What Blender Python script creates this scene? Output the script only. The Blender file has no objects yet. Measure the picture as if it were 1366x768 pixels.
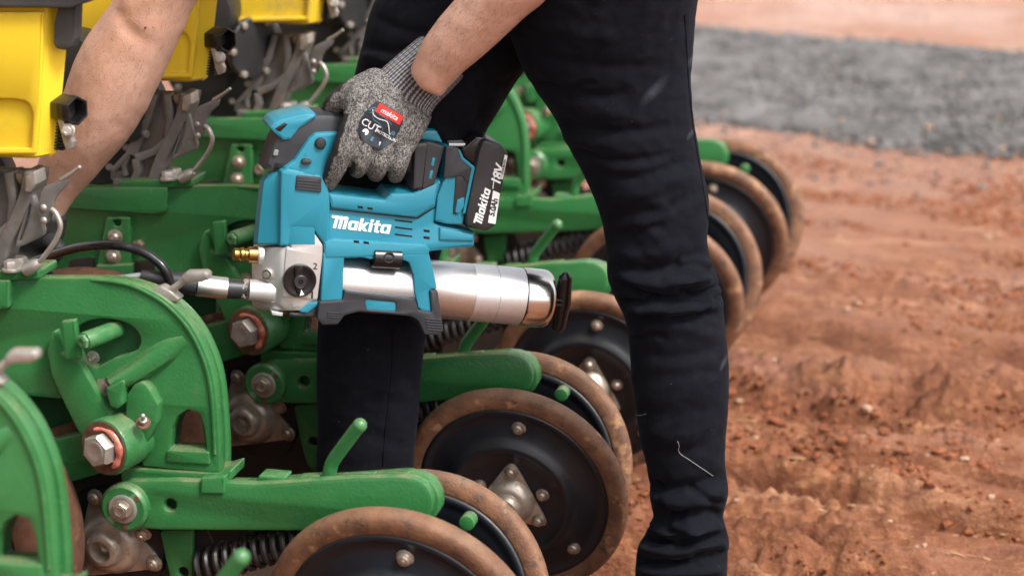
import bpy, bmesh, math, random
import numpy as np
from mathutils import Vector, Matrix, noise as mnoise
from mathutils.geometry import tessellate_polygon
from mathutils.bvhtree import BVHTree
R = math.radians
PI = math.pi
random.seed(7)
rng = np.random.default_rng(7)
SC = bpy.context.scene
COL = SC.collection

# ------------------------------------------------------------------ camera, sky, sun, exposure
FPX, IW, IH = 3100.0, 1366.0, 768.0
PITCH, YAW, CAMZ = R(16.02), R(14.37), 1.363
CAMP = Vector((0, 0, CAMZ))
_F = Vector((-math.sin(YAW) * math.cos(PITCH), math.cos(YAW) * math.cos(PITCH), -math.sin(PITCH)))
_R = Vector((math.cos(YAW), math.sin(YAW), 0))
_U = _R.cross(_F)
cam_d = bpy.data.cameras.new('camera')
cam = bpy.data.objects.new('camera', cam_d)
COL.objects.link(cam)
cam.matrix_world = Matrix(((_R.x, _U.x, -_F.x, CAMP.x), (_R.y, _U.y, -_F.y, CAMP.y), (_R.z, _U.z, -_F.z, CAMP.z), (0, 0, 0, 1)))
cam_d.sensor_width = 36
cam_d.lens = FPX / IW * 36
cam_d.clip_start = 0.05
cam_d.clip_end = 3000
cam_d.dof.use_dof = True
cam_d.dof.focus_distance = 3.02
cam_d.dof.aperture_fstop = 3.8
SC.camera = cam

SUN_EL, SUN_AZ = 52, 118        # azimuth the light comes from, measured from +Y towards +X
w = bpy.data.worlds.new('World')
SC.world = w
w.use_nodes = True
wn = w.node_tree
bg = wn.nodes['Background']
sky = wn.nodes.new('ShaderNodeTexSky')
sky.sky_type = 'NISHITA'
sky.sun_disc = False
sky.sun_elevation = R(SUN_EL)
sky.sun_rotation = R(SUN_AZ)
sky.dust_density = 4.0
hsv = wn.nodes.new('ShaderNodeHueSaturation')   # a white overcast sky: little of the blue is left
hsv.inputs['Saturation'].default_value = 0.25
hsv.inputs['Value'].default_value = 1.0
wn.links.new(sky.outputs[0], hsv.inputs['Color'])
wn.links.new(hsv.outputs[0], bg.inputs['Color'])
bg.inputs['Strength'].default_value = 0.125
sd = bpy.data.lights.new('sun', 'SUN')
sd.energy = 1.5
sd.angle = R(12)
sd.color = (1.0, 0.965, 0.92)
so = bpy.data.objects.new('sun', sd)
COL.objects.link(so)
_sdir = Vector((math.sin(R(SUN_AZ)) * math.cos(R(SUN_EL)), math.cos(R(SUN_AZ)) * math.cos(R(SUN_EL)), math.sin(R(SUN_EL))))
so.rotation_euler = (-_sdir).to_track_quat('-Z', 'Y').to_euler()
so.location = (0, 0, 8)
SC.view_settings.view_transform = 'Standard'
SC.view_settings.look = 'None'
SC.view_settings.gamma = 1
SC.view_settings.exposure = 1.12

# ------------------------------------------------------------------ photograph geometry
def ray(px, py):
    return _F + _R * ((px - IW / 2) / FPX) - _U * ((py - IH / 2) / FPX)
def at(px, py, Y):
    d = ray(px, py)
    return CAMP + d * (Y / d.y)
def on_ground(px, py, z=0.0):
    d = ray(px, py)
    return CAMP + d * ((z - CAMZ) / d.z)
def to_px(p):
    v = p - CAMP
    z = v.dot(_F)
    return IW / 2 + FPX * v.dot(_R) / z, IH / 2 - FPX * v.dot(_U) / z
_d = ray(170, 673)
Y2 = (_d * 2.91).y               # the near face of the second row unit
STEP = 0.5
def P(px, py, dy=0.0, u=2):      # a point of a row unit, in the second unit's place
    p = at(px, py, Y2 + STEP * (u - 2) + dy)
    p.y -= STEP * (u - 2)
    return p
M2 = 2.91 / FPX                  # metres in a pixel at the second unit

# ------------------------------------------------------------------ helpers
def link(o, parent=None):
    COL.objects.link(o)
    if parent is not None:
        o.parent = parent
    return o
def tag(o, label=None, cat=None, group=None, kind=None):
    if label: o['label'] = label
    if cat: o['category'] = cat
    if group: o['group'] = group
    if kind: o['kind'] = kind
    return o
def empty(name, loc):
    o = bpy.data.objects.new(name, None)
    o.location = loc
    o.empty_display_size = 0.05
    return link(o)
def wloc(o):
    p = Vector(o.location)
    while o.parent:
        o = o.parent
        p += o.location
    return p
def copy_tree(o, parent=None):
    c = o.copy()
    COL.objects.link(c)
    c.parent = parent
    for ch in list(o.children):
        copy_tree(ch, c)
    return c
def rnd(pts, r=0.0, n=4):        # rounds the corners of a closed outline; a point may carry its own radius
    out = []
    m = len(pts)
    for i in range(m):
        p = Vector(pts[i][:2])
        rr = pts[i][2] if len(pts[i]) > 2 else r
        a = Vector(pts[i - 1][:2]) - p
        b = Vector(pts[(i + 1) % m][:2]) - p
        if rr <= 0 or a.length < 1e-9 or b.length < 1e-9:
            out.append((p.x, p.y)); continue
        la, lb = a.length, b.length
        a.normalize(); b.normalize()
        ang = a.angle(b)
        if ang > PI - 0.05:
            out.append((p.x, p.y)); continue
        d = min(rr / math.tan(ang / 2), la * 0.48, lb * 0.48)
        s, e = p + a * d, p + b * d
        for k in range(n + 1):
            t = k / n
            q = s * (1 - t) ** 2 + p * 2 * t * (1 - t) + e * t * t
            out.append((q.x, q.y))
    return out
def spl(pts, n=5, closed=True):  # Catmull-Rom through points of any dimension
    P_ = [np.array(p, float) for p in pts]
    m = len(P_)
    out = []
    rngi = range(m) if closed else range(m - 1)
    for i in rngi:
        if closed:
            a, b, c, d = P_[i - 1], P_[i], P_[(i + 1) % m], P_[(i + 2) % m]
        else:
            a, b, c, d = P_[max(i - 1, 0)], P_[i], P_[i + 1], P_[min(i + 2, m - 1)]
        for k in range(n):
            t = k / n
            out.append(0.5 * ((2 * b) + (c - a) * t + (2 * a - 5 * b + 4 * c - d) * t * t + (3 * b - a - 3 * c + d) * t ** 3))
    if not closed:
        out.append(P_[-1])
    return out
def circ(cx, cy, r, n=16, ry=None, a0=0.0):
    ry = ry or r
    return [(cx + r * math.cos(a0 + 2 * PI * k / n), cy + ry * math.sin(a0 + 2 * PI * k / n)) for k in range(n)]
def frame(p, z, x=None):
    z = Vector(z).normalized()
    x = Vector(x) if x is not None else (Vector((1, 0, 0)) if abs(z.x) < 0.9 else Vector((0, 0, 1)))
    x = (x - z * x.dot(z)).normalized()
    y = z.cross(x)
    return Matrix(((x.x, y.x, z.x, p[0]), (x.y, y.y, z.y, p[1]), (x.z, y.z, z.z, p[2]), (0, 0, 0, 1)))

class MB:
    def __init__(s):
        s.v, s.f, s.flat = [], [], []
    def add(s, verts, faces, flat=False):
        o = len(s.v)
        s.v.extend([tuple(v) for v in verts])
        s.f.extend([tuple(i + o for i in f) for f in faces])
        s.flat.extend([flat] * len(faces))
        return s
    def prism(s, loops, t, bev=0.0015, fn=None, back=True):
        """loops: outer outline then holes, 2D; t: thickness; fn maps (u, v, depth) to 3D."""
        L = []
        for k, lp in enumerate(loops):
            lp = [np.array(p[:2], float) for p in lp]
            lp = [p for i, p in enumerate(lp) if np.linalg.norm(p - lp[i - 1]) > 1e-7]
            A = sum(lp[i - 1][0] * lp[i][1] - lp[i][0] * lp[i - 1][1] for i in range(len(lp)))
            if (A < 0) == (k == 0):
                lp.reverse()
            nr = []
            for i in range(len(lp)):
                e0 = lp[i] - lp[i - 1]; e1 = lp[(i + 1) % len(lp)] - lp[i]
                n0 = np.array((-e0[1], e0[0])) / np.linalg.norm(e0); n1 = np.array((-e1[1], e1[0])) / np.linalg.norm(e1)
                b = n0 + n1; lb = b.dot(b)
                b = b * 2 / lb if lb > 0.5 else b * (2.0 / 0.5 if lb > 0.01 else 0)
                nr.append(b)
            L.append((lp, nr))
        bev = min(bev, t * 0.45)
        rings = [(bev, 0.0), (bev * 0.3, bev * 0.3), (0.0, bev)] if bev > 0 else [(0.0, 0.0)]
        rings += [(0.0, t - bev), (bev * 0.3, t - bev * 0.3), (bev, t)] if bev > 0 else [(0.0, t)]
        idx = []
        for ins, d in rings:
            row = []
            for lp, nr in L:
                ids = []
                for p, n in zip(lp, nr):
                    q = p + n * ins
                    ids.append(len(s.v)); s.v.append(tuple(fn(q[0], q[1], d)))
                row.append(ids)
            idx.append(row)
        for a in range(len(rings) - 1):
            for li in range(len(L)):
                A_, B_ = idx[a][li], idx[a + 1][li]
                m = len(A_)
                for i in range(m):
                    j = (i + 1) % m
                    s.f.append((A_[i], B_[i], B_[j], A_[j])); s.flat.append(False)
        flat2 = []; fi = []
        for li, (lp, nr) in enumerate(L):
            flat2.append([Vector((p[0] + n[0] * rings[0][0], p[1] + n[1] * rings[0][0], 0)) for p, n in zip(lp, nr)])
            fi.append(li)
        pts = [p for l in flat2 for p in l]
        fr = [i for row in idx[0] for i in row]; bk = [i for row in idx[-1] for i in row]
        for t3 in tessellate_polygon(flat2):
            a, b, c = (pts[i] for i in t3)
            ar = (b.x - a.x) * (c.y - a.y) - (c.x - a.x) * (b.y - a.y)
            if abs(ar) < 1e-14: continue
            i, j, k = t3 if ar > 0 else (t3[0], t3[2], t3[1])
            s.f.append((fr[i], fr[j], fr[k])); s.flat.append(True)
            if back:
                s.f.append((bk[i], bk[k], bk[j])); s.flat.append(True)
        return s
    def plate(s, outline, dy, t, bev=0.0015, holes=(), u=2, Y=None):
        """A plate traced in photograph pixels on the plane dy behind the unit's near face (or on plane Y)."""
        def m(l):
            out = []
            for p in l:
                q = P(p[0], p[1], dy, u) if Y is None else at(p[0], p[1], Y)
                out.append((q.x, q.z))
            return out
        y0 = Y2 + dy if Y is None else Y
        return s.prism([m(outline)] + [m(h) for h in holes], t, bev, lambda a, b, d: (a, y0 + d, b))
    def lathe(s, prof, M, n=24, cap=True):
        o = len(s.v)
        for r, z in prof:
            for k in range(n):
                a = 2 * PI * k / n
                s.v.append(tuple(M @ Vector((r * math.cos(a), r * math.sin(a), z))))
        m = len(prof)
        for i in range(m - 1):
            for k in range(n):
                j = (k + 1) % n
                s.f.append((o + i * n + k, o + i * n + j, o + (i + 1) * n + j, o + (i + 1) * n + k)); s.flat.append(False)
        if cap:
            if prof[0][0] > 1e-6: s.f.append(tuple(o + k for k in reversed(range(n)))); s.flat.append(True)
            if prof[-1][0] > 1e-6: s.f.append(tuple(o + (m - 1) * n + k for k in range(n))); s.flat.append(True)
        return s
    def cyl(s, p0, p1, r, r2=None, n=20, bev=0.001):
        p0, p1 = Vector(p0), Vector(p1)
        L = (p1 - p0).length
        r2 = r if r2 is None else r2
        b = min(bev, L * 0.4, r * 0.5)
        return s.lathe([(r - b, 0), (r - 0.3 * b, 0.3 * b), (r, b), (r2, L - b), (r2 - 0.3 * b, L - 0.3 * b), (r2 - b, L)], frame(p0, p1 - p0), n)
    def hexbolt(s, p, d, r=0.008, h=0.006, rot=0.0, washer=0.0, mark=True):
        M = frame(p, d)
        if washer:
            s.lathe([(washer, 0), (washer, 0.0016), (washer - 0.0006, 0.002), (0.001, 0.002)], M, 24)
        z0 = 0.002 if washer else 0.0
        hx = lambda rr, z: [tuple(M @ Vector((rr * math.cos(rot + PI / 3 * k), rr * math.sin(rot + PI / 3 * k), z))) for k in range(6)]
        rings = [hx(r, z0), hx(r, z0 + h * 0.82), hx(r * 0.88, z0 + h)]
        o = len(s.v)
        for rg in rings: s.v.extend(rg)
        for a in range(2):
            for k in range(6):
                j = (k + 1) % 6
                s.f.append((o + a * 6 + k, o + a * 6 + j, o + a * 6 + 6 + j, o + a * 6 + 6 + k)); s.flat.append(True)
        s.f.append(tuple(o + 12 + k for k in range(6))); s.flat.append(True)
        if mark:
            s.lathe([(r * 0.62, z0 + h - 0.0002), (r * 0.62, z0 + h + 0.0006), (r * 0.5, z0 + h + 0.0009), (r * 0.4, z0 + h + 0.0003), (0.0001, z0 + h + 0.0005)], M, 16, False)
        return s
    def domebolt(s, p, d, r=0.008, h=0.008):
        M = frame(p, d)
        s.lathe([(r * 1.35, 0), (r * 1.35, h * 0.18), (r * 1.15, h * 0.26), (r * 1.02, h * 0.3), (r * 0.98, h * 0.75), (r * 0.7, h * 0.98), (r * 0.4, h), (r * 0.38, h * 1.25), (0.0001, h * 1.3)], M, 12, False)
        return s
    def tube(s, path, r, n=12, cap=True, sq=1.0):
        path = [Vector(p) for p in path]
        m = len(path)
        rr = r if hasattr(r, '__len__') else [r] * m
        o = len(s.v)
        t0 = (path[1] - path[0]).normalized()
        x = t0.orthogonal().normalized()
        for i in range(m):
            t = (path[min(i + 1, m - 1)] - path[max(i - 1, 0)]).normalized()
            x = (x - t * x.dot(t)).normalized()
            y = t.cross(x)
            for k in range(n):
                a = 2 * PI * k / n
                s.v.append(tuple(path[i] + x * (rr[i] * math.cos(a)) + y * (rr[i] * sq * math.sin(a))))
        for i in range(m - 1):
            for k in range(n):
                j = (k + 1) % n
                s.f.append((o + i * n + k, o + i * n + j, o + (i + 1) * n + j, o + (i + 1) * n + k)); s.flat.append(False)
        if cap:
            s.f.append(tuple(o + k for k in reversed(range(n)))); s.flat.append(True)
            s.f.append(tuple(o + (m - 1) * n + k for k in range(n))); s.flat.append(True)
        return s
    def ball(s, p, r, n=14, sc=(1, 1, 1), M=None):
        M = M or Matrix.Translation(Vector(p))
        prof = [(max(1e-5, r * math.sin(PI * k / (n // 2))), -r * math.cos(PI * k / (n // 2))) for k in range(n // 2 + 1)]
        M = M @ Matrix.Diagonal((sc[0], sc[1], sc[2], 1))
        return s.lathe(prof, M, n, False)
    def box(s, M, sx, sy, sz, bev=0.0015):
        return s.prism([[(-sx / 2, -sy / 2), (sx / 2, -sy / 2), (sx / 2, sy / 2), (-sx / 2, sy / 2)]], sz, bev,
                       lambda a, b, d: M @ Vector((a, b, sz / 2 - d)))
    def loft(s, rings, cap=True):
        o = len(s.v); n = len(rings[0]); m = len(rings)
        for rg in rings: s.v.extend([tuple(p) for p in rg])
        for i in range(m - 1):
            for k in range(n):
                j = (k + 1) % n
                s.f.append((o + i * n + k, o + i * n + j, o + (i + 1) * n + j, o + (i + 1) * n + k)); s.flat.append(False)
        if cap:
            s.f.append(tuple(o + k for k in reversed(range(n)))); s.flat.append(True)
            s.f.append(tuple(o + (m - 1) * n + k for k in range(n))); s.flat.append(True)
        return s
    def mesh(s, name, mat, origin=(0, 0, 0), angle=38, recalc=False):
        me = bpy.data.meshes.new(name)
        v = np.array(s.v, float) - np.array(origin, float)
        me.from_pydata([tuple(p) for p in v], [], s.f)
        me.polygons.foreach_set('use_smooth', [not q for q in s.flat])
        me.materials.append(mat)
        me.update()
        if recalc:
            bm = bmesh.new(); bm.from_mesh(me); bmesh.ops.recalc_face_normals(bm, faces=bm.faces); bm.to_mesh(me); bm.free()
        me.set_sharp_from_angle(angle=R(angle))
        return me
    def build(s, name, mat, parent=None, angle=38, recalc=False, loc=None):
        org = wloc(parent) if parent is not None else (Vector(loc) if loc is not None else Vector((0, 0, 0)))
        o = bpy.data.objects.new(name, s.mesh(name, mat, org, angle, recalc))
        if parent is None and loc is not None: o.location = loc
        return link(o, parent)

def text_geo(body, size, shear=0.0, bold=0.0, space=1.0, align='CENTER'):
    cu = bpy.data.curves.new('t', 'FONT')
    cu.body = body; cu.size = size; cu.shear = shear; cu.offset = bold; cu.space_character = space
    cu.align_x = align; cu.align_y = 'CENTER'; cu.resolution_u = 3
    o = bpy.data.objects.new('t', cu); COL.objects.link(o)
    dg = bpy.context.evaluated_depsgraph_get()
    me = bpy.data.meshes.new_from_object(o.evaluated_get(dg))
    v = [(p.co.x, p.co.y) for p in me.vertices]; f = [tuple(p.vertices) for p in me.polygons]
    bpy.data.objects.remove(o); bpy.data.curves.remove(cu); bpy.data.meshes.remove(me)
    return v, f
def remesh(mb, voxel, smooth=4, fac=0.5):
    me = bpy.data.meshes.new('tmp')
    me.from_pydata(mb.v, [], mb.f); me.update()
    bm = bmesh.new(); bm.from_mesh(me); bmesh.ops.recalc_face_normals(bm, faces=bm.faces); bm.to_mesh(me); bm.free()
    o = bpy.data.objects.new('tmp', me); COL.objects.link(o)
    m = o.modifiers.new('r', 'REMESH'); m.mode = 'VOXEL'; m.voxel_size = voxel; m.adaptivity = 0
    if smooth:
        k = o.modifiers.new('s', 'SMOOTH'); k.iterations = smooth; k.factor = fac
    dg = bpy.context.evaluated_depsgraph_get()
    out = bpy.data.meshes.new_from_object(o.evaluated_get(dg))
    bpy.data.objects.remove(o); bpy.data.meshes.remove(me)
    out.materials.clear()
    out.polygons.foreach_set('use_smooth', [True] * len(out.polygons))
    return out
def mesh_np(me):
    n = len(me.vertices)
    co = np.empty(n * 3); me.vertices.foreach_get('co', co)
    no = np.empty(n * 3); me.vertices.foreach_get('normal', no)
    return co.reshape(-1, 3), no.reshape(-1, 3)
def set_co(me, co):
    me.vertices.foreach_set('co', co.astype(float).ravel()); me.update()
def np_px(co):
    v = co - np.array(CAMP)
    z = v @ np.array(_F)
    return IW / 2 + FPX * (v @ np.array(_R)) / z, IH / 2 - FPX * (v @ np.array(_U)) / z
def _h(ix, iy, iz):
    h = (ix * 374761393 + iy * 668265263 + iz * 2147483647 // 7 * 31) & 0xFFFFFFFF
    h = ((h ^ (h >> 13)) * 1274126177) & 0xFFFFFFFF
    return ((h ^ (h >> 16)) & 0xFFFF) / 32767.5 - 1
def vnoise(x, y, seed=0):        # 2D value noise on arrays, -1..1
    xi = np.floor(x).astype(np.int64); yi = np.floor(y).astype(np.int64)
    fx = x - xi; fy = y - yi
    fx = fx * fx * (3 - 2 * fx); fy = fy * fy * (3 - 2 * fy)
    a = _h(xi, yi, seed); b = _h(xi + 1, yi, seed); c = _h(xi, yi + 1, seed); d = _h(xi + 1, yi + 1, seed)
    return (a * (1 - fx) + b * fx) * (1 - fy) + (c * (1 - fx) + d * fx) * fy
def fbm(x, y, o=4, seed=0):
    s = 0; a = 1.0; f = 1.0
    for k in range(o):
        s = s + a * vnoise(x * f + 17.3 * k, y * f - 9.1 * k, seed + k); a *= 0.5; f *= 2.03
    return s

# ------------------------------------------------------------------ materials
def lin(r, g, b):
    f = lambda c: c / 12.92 if c <= 0.04045 else ((c + 0.055) / 1.055) ** 2.4
    return (f(r / 255), f(g / 255), f(b / 255), 1)
class NT:
    def __init__(s, name):
        s.m = bpy.data.materials.new(name); s.m.use_nodes = True
        s.t = s.m.node_tree; s.b = s.t.nodes['Principled BSDF']
    def n(s, typ, **kw):
        k = s.t.nodes.new(typ)
        for a, b in kw.items(): setattr(k, a, b)
        return k
    def l(s, a, b): s.t.links.new(a, b)
    def coords(s, scale=1.0, world=False):
        tc = s.n('ShaderNodeTexCoord')
        oi = s.n('ShaderNodeObjectInfo')
        ad = s.n('ShaderNodeVectorMath', operation='MULTIPLY_ADD')
        s.l(oi.outputs['Location'], ad.inputs[0]); ad.inputs[1].default_value = (3.7, 3.7, 3.7); s.l(tc.outputs['Object'], ad.inputs[2])
        return ad.outputs[0]
    def noise(s, vec, scale, detail=4, rough=0.6, stretch=None):
        if stretch:
            mp = s.n('ShaderNodeMapping'); mp.inputs['Scale'].default_value = stretch
            s.l(vec, mp.inputs['Vector']); vec = mp.outputs[0]
        k = s.n('ShaderNodeTexNoise'); k.inputs['Scale'].default_value = scale
        k.inputs['Detail'].default_value = detail; k.inputs['Roughness'].default_value = rough
        s.l(vec, k.inputs['Vector'])
        return k.outputs['Fac']
    def ramp(s, fac, lo, hi, c0=(0, 0, 0, 1), c1=(1, 1, 1, 1)):
        k = s.n('ShaderNodeValToRGB'); k.color_ramp.elements[0].position = lo; k.color_ramp.elements[1].position = hi
        k.color_ramp.elements[0].color = c0; k.color_ramp.elements[1].color = c1
        s.l(fac, k.inputs[0]); return k.outputs[0]
    def mix(s, fac, a, b):
        k = s.n('ShaderNodeMix', data_type='RGBA')
        if isinstance(fac, float): k.inputs['Factor'].default_value = fac
        else: s.l(fac, k.inputs['Factor'])
        for v, i in ((a, 6), (b, 7)):
            if isinstance(v, tuple): k.inputs[i].default_value = v
            else: s.l(v, k.inputs[i])
        return k.outputs[2]
    def bump(s, h, strength, dist):
        k = s.n('ShaderNodeBump'); k.inputs['Strength'].default_value = strength; k.inputs['Distance'].default_value = dist
        s.l(h, k.inputs['Height']); s.l(k.outputs[0], s.b.inputs['Normal'])
def pmat(name, c1, c2=None, rough=0.5, metal=0.0, var=25, grain=400, bump=0.2, bd=0.001, dirt=None, dirt_amt=0.5, dirt_scale=30, rough2=None, spec=0.5, coat=0.0, stretch=None, dirt2=None, d2a=0.7, d2s=12, edge=None, dust=0.0):
    k = NT(name)
    co = k.coords()
    c2 = c2 or tuple(min(1, x * 0.78) for x in c1[:3]) + (1,)
    n1 = k.noise(co, var, 5, 0.6, stretch)
    col = k.mix(k.ramp(n1, 0.35, 0.65), c1, c2)
    rg = k.n('ShaderNodeMapRange'); rg.inputs[3].default_value = rough * 0.85; rg.inputs[4].default_value = rough2 or min(1, rough * 1.25)
    k.l(n1, rg.inputs[0])
    rout = rg.outputs[0]
    if dirt:
        m = k.ramp(k.noise(co, dirt_scale, 8, 0.72), dirt_amt, dirt_amt + 0.14)
        col = k.mix(m, col, dirt)
        mx = k.n('ShaderNodeMix'); k.l(m, mx.inputs[0]); k.l(rout, mx.inputs[2]); mx.inputs[3].default_value = 0.85
        rout = mx.outputs[0]
    if dirt2:
        m = k.ramp(k.noise(co, d2s, 6, 0.65), d2a, d2a + 0.06)
        col = k.mix(m, col, dirt2)
    if dust:
        g2 = k.n('ShaderNodeNewGeometry'); sp = k.n('ShaderNodeSeparateXYZ'); k.l(g2.outputs['True Normal'], sp.inputs[0])
        up = k.ramp(sp.outputs[2], 0.25, 0.95)
        mu = k.n('ShaderNodeMath', operation='MULTIPLY'); k.l(up, mu.inputs[0]); k.l(k.ramp(k.noise(co, 24, 6, 0.7), 0.38, 0.62), mu.inputs[1])
        m3 = k.n('ShaderNodeMath', operation='MULTIPLY'); k.l(mu.outputs[0], m3.inputs[0]); m3.inputs[1].default_value = dust
        col = k.mix(m3.outputs[0], col, (0.30, 0.24, 0.15, 1))
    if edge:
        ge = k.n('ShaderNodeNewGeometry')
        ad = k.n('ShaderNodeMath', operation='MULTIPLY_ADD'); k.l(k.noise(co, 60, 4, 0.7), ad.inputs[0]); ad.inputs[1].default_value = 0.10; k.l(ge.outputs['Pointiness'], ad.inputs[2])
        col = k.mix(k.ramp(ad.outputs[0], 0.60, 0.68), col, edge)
    k.l(col, k.b.inputs['Base Color']); k.l(rout, k.b.inputs['Roughness'])
    k.b.inputs['Metallic'].default_value = metal
    k.b.inputs['Specular IOR Level'].default_value = spec
    if coat: k.b.inputs['Coat Weight'].default_value = coat; k.b.inputs['Coat Roughness'].default_value = 0.2
    if bump: k.bump(k.noise(co, grain, 3, 0.6), bump, bd)
    return k.m
DUST = (0.36, 0.25, 0.15, 1)
RUST = (0.16, 0.06, 0.025, 1)
m_green = pmat('green_paint', (0.038, 0.178, 0.054, 1), (0.028, 0.145, 0.041, 1), 0.25, var=9, grain=260, bump=0.45, bd=0.0012, dirt=(0.09, 0.19, 0.085, 1), dirt_amt=0.64, dirt_scale=45, dirt2=(0.13, 0.075, 0.035, 1), d2a=0.665, d2s=60, edge=(0.14, 0.28, 0.14, 1), dust=0.5)  # edge: worn, dusty rims, with edge highlights also put into the colour
m_dgreen = pmat('recessed_green_paint', (0.020, 0.105, 0.032, 1), (0.016, 0.088, 0.027, 1), 0.4, var=12, grain=300, bump=0.4, dirt=(0.06, 0.085, 0.04, 1), dirt_amt=0.62, dirt_scale=40)  # darker green, kept for the recessed parts of the casting
m_yellow = pmat('yellow_plastic', (0.88, 0.62, 0.035, 1), (0.84, 0.57, 0.03, 1), 0.4, var=9, grain=250, bump=0.06, dirt=(0.62, 0.43, 0.08, 1), dirt_amt=0.56, dirt_scale=10, dirt2=(0.45, 0.32, 0.10, 1), d2a=0.70, d2s=60, dust=0.5)
m_bplastic = pmat('black_plastic', (0.020, 0.021, 0.023, 1), (0.028, 0.028, 0.03, 1), 0.42, var=30, grain=700, bump=0.12, dirt=(0.07, 0.062, 0.055, 1), dirt_amt=0.62, dirt_scale=60)
m_dplastic = pmat('dark_grey_plastic', (0.045, 0.046, 0.05, 1), (0.06, 0.06, 0.063, 1), 0.5, var=20, grain=600, bump=0.15, dirt=(0.14, 0.12, 0.10, 1), dirt_amt=0.6, dirt_scale=40)
m_cast = pmat('cast_aluminium', (0.25, 0.237, 0.23, 1), (0.17, 0.158, 0.15, 1), 0.5, 0.45, var=30, grain=350, bump=0.3, dirt=(0.20, 0.14, 0.09, 1), dirt_amt=0.54, dirt_scale=28)
m_zinc = pmat('galvanised_steel', (0.55, 0.51, 0.47, 1), (0.42, 0.38, 0.34, 1), 0.42, 0.7, var=60, grain=300, bump=0.2, dirt=(0.33, 0.24, 0.16, 1), dirt_amt=0.58, dirt_scale=70)
m_bolt = pmat('bolt_steel', (0.45, 0.38, 0.32, 1), (0.33, 0.26, 0.2, 1), 0.4, 0.75, var=120, grain=500, bump=0.2, dirt=(0.24, 0.13, 0.06, 1), dirt_amt=0.55, dirt_scale=120)
m_hub = pmat('dusty_hub_steel', (0.52, 0.46, 0.39, 1), (0.38, 0.31, 0.25, 1), 0.36, 0.6, var=30, grain=300, bump=0.2, dirt=(0.26, 0.15, 0.08, 1), dirt_amt=0.54, dirt_scale=40)
m_tyre = pmat('rubber_caked_with_red_dirt', (0.24, 0.112, 0.058, 1), (0.13, 0.062, 0.037, 1), 0.6, var=38, grain=340, bump=0.6, bd=0.0016, dirt=(0.05, 0.036, 0.031, 1), dirt_amt=0.545, dirt_scale=48, spec=0.4, dirt2=(0.36, 0.19, 0.10, 1), d2a=0.56, d2s=20, edge=(0.28, 0.16, 0.09, 1), dust=0.25)
m_disc = pmat('black_wheel_disc', (0.009, 0.0105, 0.015, 1), (0.013, 0.0145, 0.019, 1), 0.36, var=22, grain=500, bump=0.15, dirt=(0.045, 0.038, 0.035, 1), dirt_amt=0.64, dirt_scale=45, spec=0.45, dirt2=(0.10, 0.065, 0.045, 1), d2a=0.72, d2s=110, dust=0.12)
m_rust = pmat('rusty_steel', (0.17, 0.075, 0.04, 1), (0.09, 0.042, 0.028, 1), 0.7, 0.2, var=50, grain=250, bump=0.5, dirt=(0.28, 0.14, 0.07, 1), dirt_amt=0.56, dirt_scale=40)
m_dark = pmat('dark_dirty_steel', (0.020, 0.016, 0.014, 1), (0.035, 0.024, 0.019, 1), 0.6, 0.2, var=40, grain=250, bump=0.4, dirt=(0.09, 0.045, 0.025, 1), dirt_amt=0.62, dirt_scale=30)
m_spring = pmat('black_spring_steel', (0.012, 0.012, 0.013, 1), (0.03, 0.026, 0.024, 1), 0.4, 0.0, var=60, grain=300, bump=0.2, dirt=(0.12, 0.06, 0.03, 1), dirt_amt=0.62, dirt_scale=60)
m_grease = pmat('red_grease', (0.42, 0.07, 0.05, 1), (0.62, 0.24, 0.17, 1), 0.25, var=120, grain=200, bump=0.2, spec=0.6)
m_teal = pmat('teal_plastic', (0.020, 0.220, 0.310, 1), (0.018, 0.205, 0.292, 1), 0.36, var=12, grain=900, bump=0.05, dirt=(0.05, 0.2, 0.26, 1), dirt_amt=0.7, dirt_scale=60)
m_rubber = pmat('dark_rubber_overmould', (0.024, 0.026, 0.031, 1), (0.032, 0.033, 0.038, 1), 0.5, var=40, grain=1200, bump=0.12, dirt=(0.085, 0.08, 0.075, 1), dirt_amt=0.66, dirt_scale=60)
m_alu = pmat('machined_aluminium', (0.70, 0.69, 0.68, 1), (0.60, 0.59, 0.58, 1), 0.42, 0.65, var=20, grain=500, bump=0.08, dirt=(0.40, 0.36, 0.31, 1), dirt_amt=0.66, dirt_scale=25)
m_tube = pmat('brushed_aluminium', (0.78, 0.77, 0.77, 1), (0.70, 0.69, 0.69, 1), 0.36, 1.0, var=60, grain=260, bump=0.05, stretch=(0.3, 6, 6))
m_tube2 = pmat('satin_aluminium', (0.80, 0.79, 0.80, 1), (0.74, 0.73, 0.74, 1), 0.42, 0.85, var=60, grain=260, bump=0.05, stretch=(0.3, 6, 6))
m_chrome = pmat('polished_steel', (0.80, 0.77, 0.74, 1), (0.70, 0.66, 0.62, 1), 0.2, 1.0, var=40, grain=200, bump=0.03)
m_brass = pmat('brass', (0.42, 0.24, 0.07, 1), (0.30, 0.165, 0.045, 1), 0.3, 1.0, var=100, grain=300, bump=0.1)
m_gloss = pmat('glossy_black_plastic', (0.008, 0.008, 0.009, 1), (0.010, 0.010, 0.011, 1), 0.25, var=40, grain=500, bump=0.03)
m_white = pmat('white_print', (0.85, 0.85, 0.85, 1), (0.82, 0.82, 0.82, 1), 0.5, bump=0)
m_bprint = pmat('black_print', (0.01, 0.01, 0.01, 1), (0.012, 0.012, 0.012, 1), 0.5, bump=0)
m_red = pmat('red_print', (0.62, 0.035, 0.03, 1), (0.56, 0.03, 0.028, 1), 0.45, bump=0)
m_navy = pmat('dark_badge_rubber', (0.016, 0.026, 0.036, 1), (0.022, 0.032, 0.042, 1), 0.4, var=60, grain=600, bump=0.1)
m_bluegrey = pmat('blue_grey_print', (0.10, 0.20, 0.27, 1), None, 0.4, bump=0)
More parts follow.
